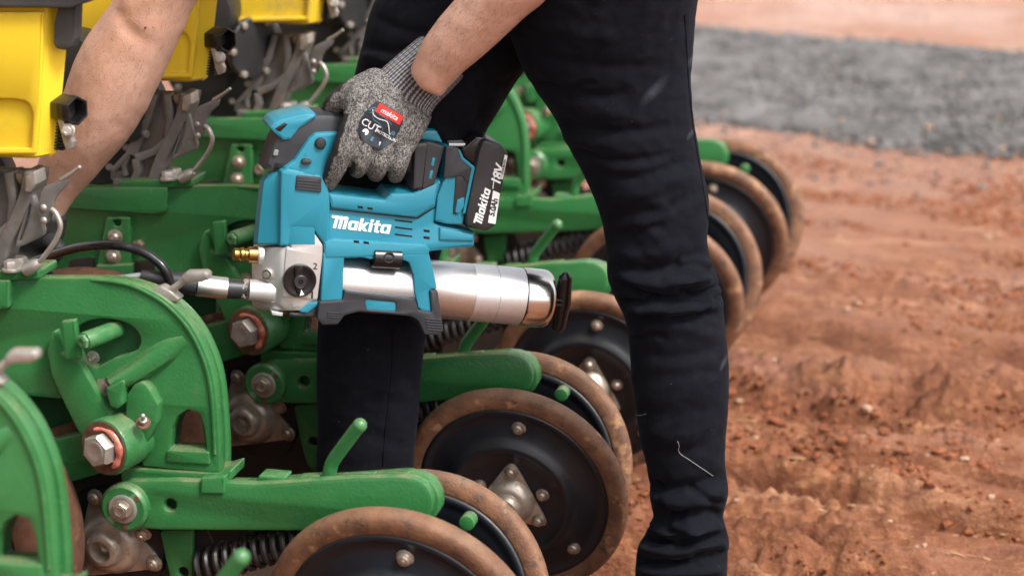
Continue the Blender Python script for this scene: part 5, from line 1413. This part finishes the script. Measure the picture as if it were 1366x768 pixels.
pt, mb = seam('thread', [(904, 588), (906, 594), (905, 600), (909, 606), (920, 613), (936, 624), (951, 634)], 0.00042, m_thread, None, jt, 0.0006)
o = mb.build('loose_thread', m_thread, loc=pt[0]); o.data.transform(Matrix.Translation(-pt[0])) if False else None
tag(o, 'pale loose thread stuck to the lower front leg of the black jeans', 'thread')
pt, mb = seam('thread', [(848, 553), (855, 553.5), (862, 551.5)], 0.00035, m_thread, None, jt, 0.0006)
o = mb.build('loose_thread', m_thread, loc=pt[0])
tag(o, 'tiny pale thread on the inner edge of the front leg below the knee', 'thread')

# boots
def boot(c, toe, nm):
    mb = MB()
    t = Vector(toe).normalized(); s = Vector((-t.y, t.x, 0))
    rows = [(-0.075, 0.030, 0.028, 0.030), (-0.06, 0.040, 0.036, 0.042), (0.0, 0.052, 0.040, 0.055), (0.06, 0.046, 0.042, 0.048), (0.12, 0.036, 0.048, 0.036), (0.17, 0.030, 0.047, 0.028), (0.205, 0.024, 0.036, 0.022), (0.222, 0.020, 0.016, 0.012)]
    rings = []
    for x, z, w_, h in spl(rows, 3, False):
        rings.append([Vector(c) + t * x + s * w_ * math.copysign(abs(math.cos(a)) ** 0.7, math.cos(a)) + Vector((0, 0, z + 0.012 + h * math.copysign(abs(math.sin(a)) ** 0.8, math.sin(a)))) for a in np.linspace(0, 2 * PI, 20, endpoint=False)])
    mb.loft(rings)
    sh = MB()
    world_limb(mb, [(c[0], c[1], 0.05, 0.040, 0.045), (c[0], c[1], 0.10, 0.034, 0.036), (c[0], c[1], 0.14, 0.030, 0.032)], 18, 3)
    me = remesh(mb, 0.006, 3); me.name = nm; me.materials.append(m_boot)
    b = mchild(nm, me)
    sole = MB()
    out = [(-0.085, -0.034), (-0.085, 0.034), (-0.02, 0.036), (0.06, 0.042), (0.13, 0.052), (0.19, 0.046), (0.23, 0.02), (0.23, -0.02), (0.19, -0.046), (0.13, -0.050), (0.06, -0.040), (-0.02, -0.036)]
    sole.prism([rnd(out, 0.02, 3)], 0.024, 0.004, lambda u, v, d: Vector(c) + t * u + s * v + Vector((0, 0, 0.024 - d)))
    me = sole.mesh('boot_sole', m_bplastic); o = bpy.data.objects.new('boot_sole', me); link(o, b)
g1 = at(908, 800, YF); g2 = at(482, 860, YR)
boot((g1.x + 0.005, g1.y, 0.0), (-0.93, -0.36, 0), 'boot')
boot((g2.x, g2.y, 0.0), (-1, 0.05, 0), 'boot')

# body: both arms, torso, neck, head, legs as one continuous skin
YA = Y2 + 0.225
bb = MB()
LARM = [(546, 92, 590, 132, YA + 0.01), (557, 70, 602, 114, YA + 0.005), (566, 49, 615, 99, YA, 0.88), (586, 22, 647, 72, YA - 0.005, 0.9), (612, -9, 684, 39, YA - 0.01), (650, -58, 737, -8, YA - 0.02), (700, -130, 800, -85, YA - 0.03), (715, -200, 815, -175, YA - 0.02), (690, -290, 800, -280, YA + 0.02), (640, -380, 750, -390, YA + 0.07), (560, -430, 660, -500, YA + 0.14)]
limb(bb, LARM, 24)
YB = Y2 + 0.285
RARM = [(28, 300, 75, 322, YB), (35, 272, 84, 292, YB, 0.85), (44, 245, 103, 262, YB, 0.9), (57, 205, 137, 224, YB), (74, 160, 174, 180, YB), (88, 122, 206, 122, YB, 0.9), (107, 70, 231, 68, YB, 0.88), (127, 35, 246, 36, YB, 0.88), (152, 0, 261, 0, YB), (190, -60, 300, -58, YB), (250, -160, 365, -150, YB + 0.03), (320, -270, 440, -260, YB + 0.12), (400, -380, 520, -390, YB + 0.2)]
limb(bb, RARM, 24)
W = lambda x, y, Y: at(x, y, Y)
p1, p2, p3, p4 = W(745, -210, Y2 + .46), W(640, -340, Y2 + .43), W(540, -430, Y2 + .42), W(470, -490, Y2 + .42)
pn, ph = W(425, -520, Y2 + .41), W(345, -540, Y2 + .40)
world_limb(bb, [(hipc.x, hipc.y, hipc.z, 0.11, 0.13), (p1.x, p1.y, p1.z, 0.10, 0.145), (p2.x, p2.y, p2.z, 0.105, 0.165), (p3.x, p3.y, p3.z, 0.105, 0.185), (p4.x, p4.y, p4.z, 0.075, 0.15), (pn.x, pn.y, pn.z, 0.055, 0.058), (pn.x - 0.04, pn.y, pn.z, 0.052, 0.055), (ph.x + 0.02, ph.y, ph.z, 0.055, 0.055)], 28)
# head looking down at the work, with nose, brow, chin and ears
HMt = frame(ph, Vector((-0.55, -0.1, 0.83)), Vector((-0.83, 0, -0.55)))      # z: crown, x: face
for (x, y, z, r, sc_) in ((0, 0, 0.02, 0.092, (1.05, 0.84, 1.08)), (0.03, 0, -0.06, 0.06, (1.05, 0.85, 1.0)), (0.062, 0, -0.095, 0.026, (1, 1.1, 0.8)), (0.098, 0, -0.02, 0.014, (1.1, 0.9, 1.6)), (0.085, 0, 0.02, 0.03, (0.5, 1.6, 0.5)), (0.088, 0, -0.062, 0.016, (0.7, 1.5, 0.5)),
                          (0.0, 0.082, -0.01, 0.024, (0.8, 0.4, 1.3)), (0.0, -0.082, -0.01, 0.024, (0.8, 0.4, 1.3))):
    bb.ball((0, 0, 0), r, 16, sc_, HMt @ Matrix.Translation((x, y, z)))
def slim(rows, k):
    return [((r[0] + r[2]) / 2 - (r[2] - r[0]) / 2 * k, (r[1] + r[3]) / 2 - (r[3] - r[1]) / 2 * k, (r[0] + r[2]) / 2 + (r[2] - r[0]) / 2 * k, (r[1] + r[3]) / 2 + (r[3] - r[1]) / 2 * k, r[4]) for r in rows]
limb(bb, slim(FRONT[:-1], 0.45), 16, 2); limb(bb, slim(REAR[:-1], 0.45), 16, 2)
bme_ = remesh(bb, 0.0055, 7, 0.5)
bme_.name = 'body'; bme_.materials.append(m_skin)
co, no = mesh_np(bme_)
px, py = np_px(co)
# tendons and the fold inside the elbow of the far arm
dd = 0.0012 * fbm(px / 40, py / 40, 3, 71)
for pl, amp, wd in (([(160, 20), (170, 40), (190, 52)], -0.003, 9), ([(150, 60), (165, 20), (168, 0)], 0.002, 10), ([(200, 30), (190, 90), (160, 150)], 0.0015, 14), ([(196, 48), (178, 70), (172, 76)], 0.0008, 3), ([(590, 50), (630, 20), (660, -10)], 0.0012, 8), ([(168, 165), (186, 120), (204, 82), (214, 50)], 0.0011, 4), ([(120, 190), (128, 140), (150, 95)], 0.0008, 5), ([(640, 15), (622, 48), (604, 74)], 0.0011, 4), ([(610, 12), (596, 40), (585, 62)], 0.0007, 4)):
    pl = np.array(spl(pl, 4, False)); dmin = np.full(len(px), 1e9)
    for i in range(len(pl) - 1):
        a, b = pl[i], pl[i + 1]; ab = b - a
        t = np.clip(((px - a[0]) * ab[0] + (py - a[1]) * ab[1]) / (ab @ ab), 0, 1)
        dmin = np.minimum(dmin, np.hypot(px - a[0] - t * ab[0], py - a[1] - t * ab[1]))
    dd += amp * np.exp(-(dmin / wd) ** 2)
set_co(bme_, co + no * dd[:, None])
body_o = mchild('body', bme_)
bt = bvh_of(bme_)
h, n_ = cast(bt, 194, 37)
if h is not None:
    m_mole = pmat('brown_mole', (0.10, 0.035, 0.02, 1), None, 0.5, bump=0)
    mb = MB().ball(h, 0.0014, 8); mchild('mole', mb.mesh('mole', m_mole))
m_armhair = pmat('arm_hair', (0.06, 0.035, 0.02, 1), None, 0.5, bump=0)
hb_ = MB()
for i in range(700):
    if i % 2: x_, y_ = random.uniform(70, 250), random.uniform(0, 235)
    else: x_, y_ = random.uniform(575, 700), random.uniform(0, 95)
    h, n_ = cast(bt, x_, y_)
    if h is None: continue
    t_ = (Vector((-0.5, 0, -1)) if i % 2 else Vector((-0.6, 0, -0.7))) + Vector((random.uniform(-.6, .6), 0, random.uniform(-.5, .5)))
    t_ = (t_ - n_ * t_.dot(n_)).normalized(); L0 = random.uniform(0.004, 0.010)
    hb_.tube([h, h + t_ * L0 * 0.5 + n_ * 0.0012, h + t_ * L0 + n_ * 0.0010], [0.00010, 0.00008, 0.00003], 3, False)
tag(mchild('arm_hair', hb_.mesh('arm_hair', m_armhair)), kind='stuff')
for s in (0.034, -0.034):
    e_ = HMt @ Vector((0.083, s, 0.0))
    mchild('eye', MB().ball(e_, 0.011, 12).mesh('eye', m_white))
hb = MB(); hb.ball((0, 0, 0), 0.098, 20, (1.04, 0.88, 1.0), HMt @ Matrix.Translation((-0.014, 0, 0.032)))
mchild('hair', hb.mesh('hair', m_hair))
# shirt over the torso and upper arms
sb = MB()
world_limb(sb, [(hipc.x - 0.03, hipc.y, hipc.z + 0.13, 0.125, 0.165), (p1.x, p1.y, p1.z + 0.02, 0.125, 0.17), (p2.x, p2.y, p2.z, 0.122, 0.185), (p3.x, p3.y, p3.z, 0.12, 0.20), (p4.x, p4.y, p4.z, 0.088, 0.165), (pn.x + 0.015, pn.y, pn.z, 0.062, 0.066)], 28)
def grow(rows, k):
    return [(r[0] - k, r[1], r[2] + k, r[3], r[4]) for r in rows]
limb(sb, grow(LARM[7:], 14), 22); limb(sb, grow(RARM[10:], 14), 22)
sme = remesh(sb, 0.008, 5); sme.name = 'shirt'; sme.materials.append(m_shirt)
co, no = mesh_np(sme)
set_co(sme, co + no * (0.004 * fbm(co[:, 0] * 16 + co[:, 1] * 9, co[:, 2] * 22, 3, 81))[:, None])
mchild('shirt', sme)

# ------------------------------------------------------------------ gloves
def gfinger(mb, pts, n=14):
    """pts: px, py, dg, radius"""
    rows = spl(pts, 5, False)
    mb.tube([Gp(r[0], r[1], r[2]) for r in rows], [r[3] for r in rows], n)
    mb.ball(Gp(rows[-1][0], rows[-1][1], rows[-1][2]), rows[-1][3] * 0.99, 12)
    mb.ball(Gp(rows[0][0], rows[0][1], rows[0][2]), rows[0][3] * 0.99, 12)
def gring(l, r, dg, ratio, n=24, dgr=None):
    a, b = Gp(l[0], l[1], dg), Gp(r[0], r[1], dg if dgr is None else dgr)
    c = (a + b) / 2; u = (b - a) / 2
    v = GN - u.normalized() * GN.dot(u.normalized()); v = v.normalized() * u.length * ratio
    return [c + u * math.copysign(abs(math.cos(2 * PI * k / n)) ** 0.85, math.cos(2 * PI * k / n)) + v * math.copysign(abs(math.sin(2 * PI * k / n)) ** 0.85, math.sin(2 * PI * k / n)) for k in range(n)]
hb = MB()
PALM = [(505, 92, 576, 156, 0.004, 0.42), (486, 101, 571, 166, 0.0, 0.40), (470, 112, 565, 180, -0.004, 0.36), (460, 132, 558, 192, -0.006, 0.32), (460, 152, 552, 202, -0.006, 0.29), (462, 170, 546, 212, -0.004, 0.27)]
hb.loft([gring((r[0], r[1]), (r[2], r[3]), r[4], r[5]) for r in spl(PALM, 4, False)])
gfinger(hb, [(476, 148, -0.010, 0.0150), (469, 172, -0.013, 0.0152), (459, 198, -0.012, 0.0148), (449, 220, -0.004, 0.0138), (441, 238, 0.006, 0.0118), (438, 245, 0.010, 0.0098)])
gfinger(hb, [(490, 162, -0.006, 0.0125), (487, 188, -0.013, 0.0122), (482, 209, -0.013, 0.0120), (478, 223, -0.003, 0.0116), (476, 226, 0.014, 0.0112), (480, 220, 0.034, 0.0105)])
gfinger(hb, [(514, 173, -0.006, 0.0122), (512, 197, -0.013, 0.0120), (507, 216, -0.013, 0.0117), (503, 229, -0.003, 0.0112), (502, 232, 0.014, 0.0108), (505, 226, 0.034, 0.0100)])
gfinger(hb, [(539, 183, -0.005, 0.0118), (537, 205, -0.012, 0.0116), (532, 221, -0.012, 0.0112), (529, 231, -0.002, 0.0108), (528, 234, 0.014, 0.0102), (531, 228, 0.032, 0.0095)])
gfinger(hb, [(500, 108, 0.006, 0.0165), (476, 119, 0.012, 0.0165), (456, 132, 0.024, 0.0155), (444, 143, 0.040, 0.0142), (440, 154, 0.060, 0.0128), (446, 164, 0.072, 0.0112)])
hb.ball(Gp(482, 126, 0.006), 0.018, 14); hb.ball(Gp(468, 138, 0.004), 0.014, 14)
gme = remesh(hb, 0.0022, 4, 0.5)
gme.name = 'glove'
co, no = mesh_np(gme)
px, py = np_px(co)
# soft folds of the knit over the knuckles
dd = 0.0007 * fbm(px / 10, py / 10, 2, 87)
for pl, amp, wd in (([(478, 150), (474, 175), (466, 205)], 0.0012, 7), ([(500, 100), (495, 120), (480, 140)], 0.0015, 8), ([(540, 120), (525, 150), (512, 185)], 0.001, 9), ([(465, 148), (476, 128), (490, 116)], -0.001, 4)):
    pl = np.array(spl(pl, 4, False)); dmin = np.full(len(px), 1e9)
    for i in range(len(pl) - 1):
        a, b = pl[i], pl[i + 1]; ab = b - a
        t = np.clip(((px - a[0]) * ab[0] + (py - a[1]) * ab[1]) / (ab @ ab), 0, 1)
        dmin = np.minimum(dmin, np.hypot(px - a[0] - t * ab[0], py - a[1] - t * ab[1]))
    dd += amp * np.exp(-(dmin / wd) ** 2)
set_co(gme, co + no * dd[:, None])
co, no = mesh_np(gme)
gme.materials.append(m_knit); gme.materials.append(m_palm)
# the dipped palm side: everything that faces away from the back of the hand
dgc = (co - np.array(G0)) @ (-np.array(GN))
ngn = no @ np.array(GN)
side = no @ np.array(GX_)
dip = (ngn < -0.25) | ((dgc > 0.012) & (ngn < 0.30) & (py > 100)) | ((side < -0.72) & (px < 478) & (py > 152)) | ((px < 470) & (py > 128) & (py < 158) & (dgc > 0.022) & (side * 0.7 - no[:, 2] > 0.25))
pm = np.array([sum(dip[v] for v in p.vertices) >= 2 for p in gme.polygons])
gme.polygons.foreach_set('material_index', pm.astype(np.int32))
glove = mchild('glove', gme)
gt = bvh_of(gme)
# ribbed cuff
mb = MB()
CUFF = [(500, 99, 575, 158, 0.003, 0.45), (508, 94, 574, 152, 0.003, 0.46), (522, 82, 583, 138, 0.002, 0.48), (541, 66, 600, 121, 0.001, 0.50), (556, 53.5, 613, 107, 0.0, 0.52), (560, 51, 616, 103, 0.0, 0.52), (562, 49.5, 617, 101, 0.0, 0.50), (565, 50, 615, 100, 0.0, 0.46), (560, 57, 609, 107, 0.001, 0.44)]
cr = spl(CUFF, 6, False); NC = 104
rings = []
for i, r in enumerate(cr):
    rg = gring((r[0], r[1]), (r[2], r[3]), r[4], r[5], NC)
    c_ = sum(rg, Vector()) / NC
    rings.append([c_ + (p - c_) * (1 + (0.008 if k % 4 < 2 else -0.008)) for k, p in enumerate(rg)])
mb.loft(rings, False)
cme = mb.mesh('cuff', m_rib, angle=80, recalc=True)
uvl = cme.uv_layers.new(name='rib')
for p in cme.polygons:
    for li, vi in zip(p.loop_indices, p.vertices):
        k, i = vi % NC, vi // NC
        kk = k if not (k == 0 and any(cme.vertices and (v % NC) > NC // 2 for v in p.vertices)) else NC
        uvl.data[li].uv = (kk / NC, i / (len(cr) - 1))
mchild('cuff', cme, glove)
edge = rings[42]
mb = MB().tube([Vector(p) for p in edge] + [Vector(edge[0])], 0.0013, 6)
mchild('cuff_edge', mb.mesh('cuff_edge', m_bplastic), glove)
# badge on the back of the hand: prints laid onto the glove's surface
def drape(name, verts2, faces, px0, py0, ex, ey, mat, off, parent, thick=0.0):
    pts = []
    for x, y in verts2:
        h, nn = cast(gt, px0 + x * ex[0] + y * ey[0], py0 + x * ex[1] + y * ey[1])
        if h is None: return None
        pts.append(h)
    # smooth the knit out of the print: move along the mean view direction only
    d = (CAMP - sum(pts, Vector()) / len(pts)).normalized()
    pts = [p + d * off for p in pts]
    mb = MB(); mb.add(pts, faces)
    n = len(pts)
    if thick:
        ec = {}
        for f in faces:
            for i in range(len(f)): ec[(f[i], f[(i + 1) % len(f)])] = 1
        mb.add(pts + [p - d * thick for p in pts], [(a, a + n, b + n, b) for (a, b) in ec if (b, a) not in ec], True)
    return mchild(name, mb.mesh(name, mat, recalc=False), parent)
def disc2(outline, rings_=5):
    cx = sum(p[0] for p in outline) / len(outline); cy = sum(p[1] for p in outline) / len(outline); n = len(outline)
    v = [(cx, cy)]; f = []
    for k in range(1, rings_ + 1):
        v += [(cx + (x - cx) * k / rings_, cy + (y - cy) * k / rings_) for x, y in outline]
    for i in range(n): f.append((0, 1 + i, 1 + (i + 1) % n))
    for k in range(rings_ - 1):
        for i in range(n):
            j = (i + 1) % n; a = 1 + k * n
            f.append((a + i, a + n + i, a + n + j, a + j))
    return v, f
BX, BY = (math.cos(R(29)), math.sin(R(29))), (math.sin(R(29)), -math.cos(R(29)))
def grid2(x0, x1, y0, y1, nx_, ny_):
    v = [(x0 + (x1 - x0) * i / nx_, y0 + (y1 - y0) * j / ny_) for j in range(ny_ + 1) for i in range(nx_ + 1)]
    f = [(j * (nx_ + 1) + i, j * (nx_ + 1) + i + 1, (j + 1) * (nx_ + 1) + i + 1, (j + 1) * (nx_ + 1) + i) for j in range(ny_) for i in range(nx_)]
    return v, f
OCT = []
for a_ in [(-24, 19), (-20, 27), (17, 27), (23, 20), (25, 4), (24, -14), (16, -28), (-10, -30), (-24, -20), (-28, -2)]:
    OCT.append(a_)
OCT = rnd(OCT, 5, 3)
v, f = disc2(OCT); bd = drape('badge', v, f, 508, 168, BX, BY, m_navy, 0.0016, glove, 0.0016)
v, f = grid2(-16, 21, 13, 26, 8, 3); drape('badge_panel', v, f, 508, 168, BX, BY, m_red, 0.0020, glove)
def dtext(body, x, y, h, mat, bold=0.02, shear=0.0, space=1.0):
    v, f = text_geo(body, h / 0.70, shear, bold, space)
    drape('badge_lettering', [(a + x, b + y) for a, b in v], f, 508, 168, BX, BY, mat, 0.0025, glove)
dtext('makita', 2.5, 19, 7, m_white, 0.04, 0.2, 0.95)
dtext('CUT', -12, -6.5, 9.5, m_white, 0.06, 0.0, 0.95)
dtext('PROTECTION', 12, -8.2, 4.0, m_white, 0.05, 0.0, 0.85)
def dline(pts, w_, mat, name='badge_drawing'):
    pts = [np.array(p, float) for p in spl(pts, 4, False)]
    l, r = [], []
    for i in range(len(pts)):
        d = pts[min(i + 1, len(pts) - 1)] - pts[max(i - 1, 0)]; d /= np.linalg.norm(d); n2 = np.array((-d[1], d[0])) * w_ / 2
        l.append(tuple(pts[i] + n2)); r.append(tuple(pts[i] - n2))
    n = len(pts)
    drape(name, l + r, [(i, i + n, i + 1 + n, i + 1) for i in range(n - 1)], 508, 168, BX, BY, mat, 0.0024, glove)
dline([(-20, 14), (-15, 8), (-6, 7), (4, 9), (10, 4), (14, -2), (19, -6)], 1.0, m_white)
dline([(-19, 11), (-13, 3), (-5, 2), (2, -1), (6, -4)], 1.0, m_bluegrey)
dline([(-24, 10), (-21, 16), (-17, 17), (-18, 12), (-22, 8)], 1.3, m_bluegrey)
dline([(-10, 12), (-2, 12), (6, 11), (12, 8)], 0.9, m_bluegrey)
v, f = disc2(circ(-14, -17, 4.2, 10), 2); drape('badge_symbol', v, f, 508, 168, BX, BY, m_white, 0.0024, glove)
v, f = grid2(-3.5, 2.5, -24, -18, 3, 3); drape('badge_symbol', v, f, 508, 168, BX, BY, m_bluegrey, 0.0024, glove)
v, f = grid2(7, 11, -24, -19, 2, 2); drape('badge_symbol', v, f, 508, 168, BX, BY, m_white, 0.0024, glove)
v, f = disc2(circ(19, -1, 3.4, 10), 2); drape('badge_symbol', v, f, 508, 168, BX, BY, m_bluegrey, 0.0024, glove)
# the other hand, in a dark glove behind the bracket, closed on the hose
rb_ = MB()
limb(rb_, [(36, 268, 90, 290, YB, 0.8), (26, 296, 84, 318, YB, 0.8), (14, 320, 76, 336, YB, 0.6), (8, 338, 72, 350, YB, 0.5), (10, 352, 66, 360, YB, 0.4)], 20)
for (x0, y0, x1_, y1_, x2_, y2_) in ((14, 340, 10, 362, 24, 370), (30, 346, 26, 368, 40, 374), (46, 350, 44, 370, 54, 374), (60, 350, 60, 366, 66, 368)):
    pts = [at(x0, y0, YB - 0.025), at(x1_, y1_, YB - 0.035), at(x2_, y2_, YB - 0.012)]
    rr = [Vector(q) for q in spl(pts, 5, False)]
    rb_.tube(rr, list(np.linspace(0.0115, 0.009, len(rr))), 12); rb_.ball(rr[-1], 0.009, 10)
pts = [Vector(q) for q in spl([at(66, 318, YB - 0.03), at(78, 332, YB - 0.045), at(70, 346, YB - 0.05)], 5, False)]
rb_.tube(pts, list(np.linspace(0.0125, 0.0095, len(pts))), 12); rb_.ball(pts[-1], 0.0095, 10)
rme = remesh(rb_, 0.004, 4); rme.name = 'glove'; rme.materials.append(m_palm)
co, no = mesh_np(rme)
set_co(rme, co + no * (0.0016 * fbm(co[:, 0] * 60, co[:, 2] * 60, 3, 93))[:, None])
gl2 = mchild('glove', rme)
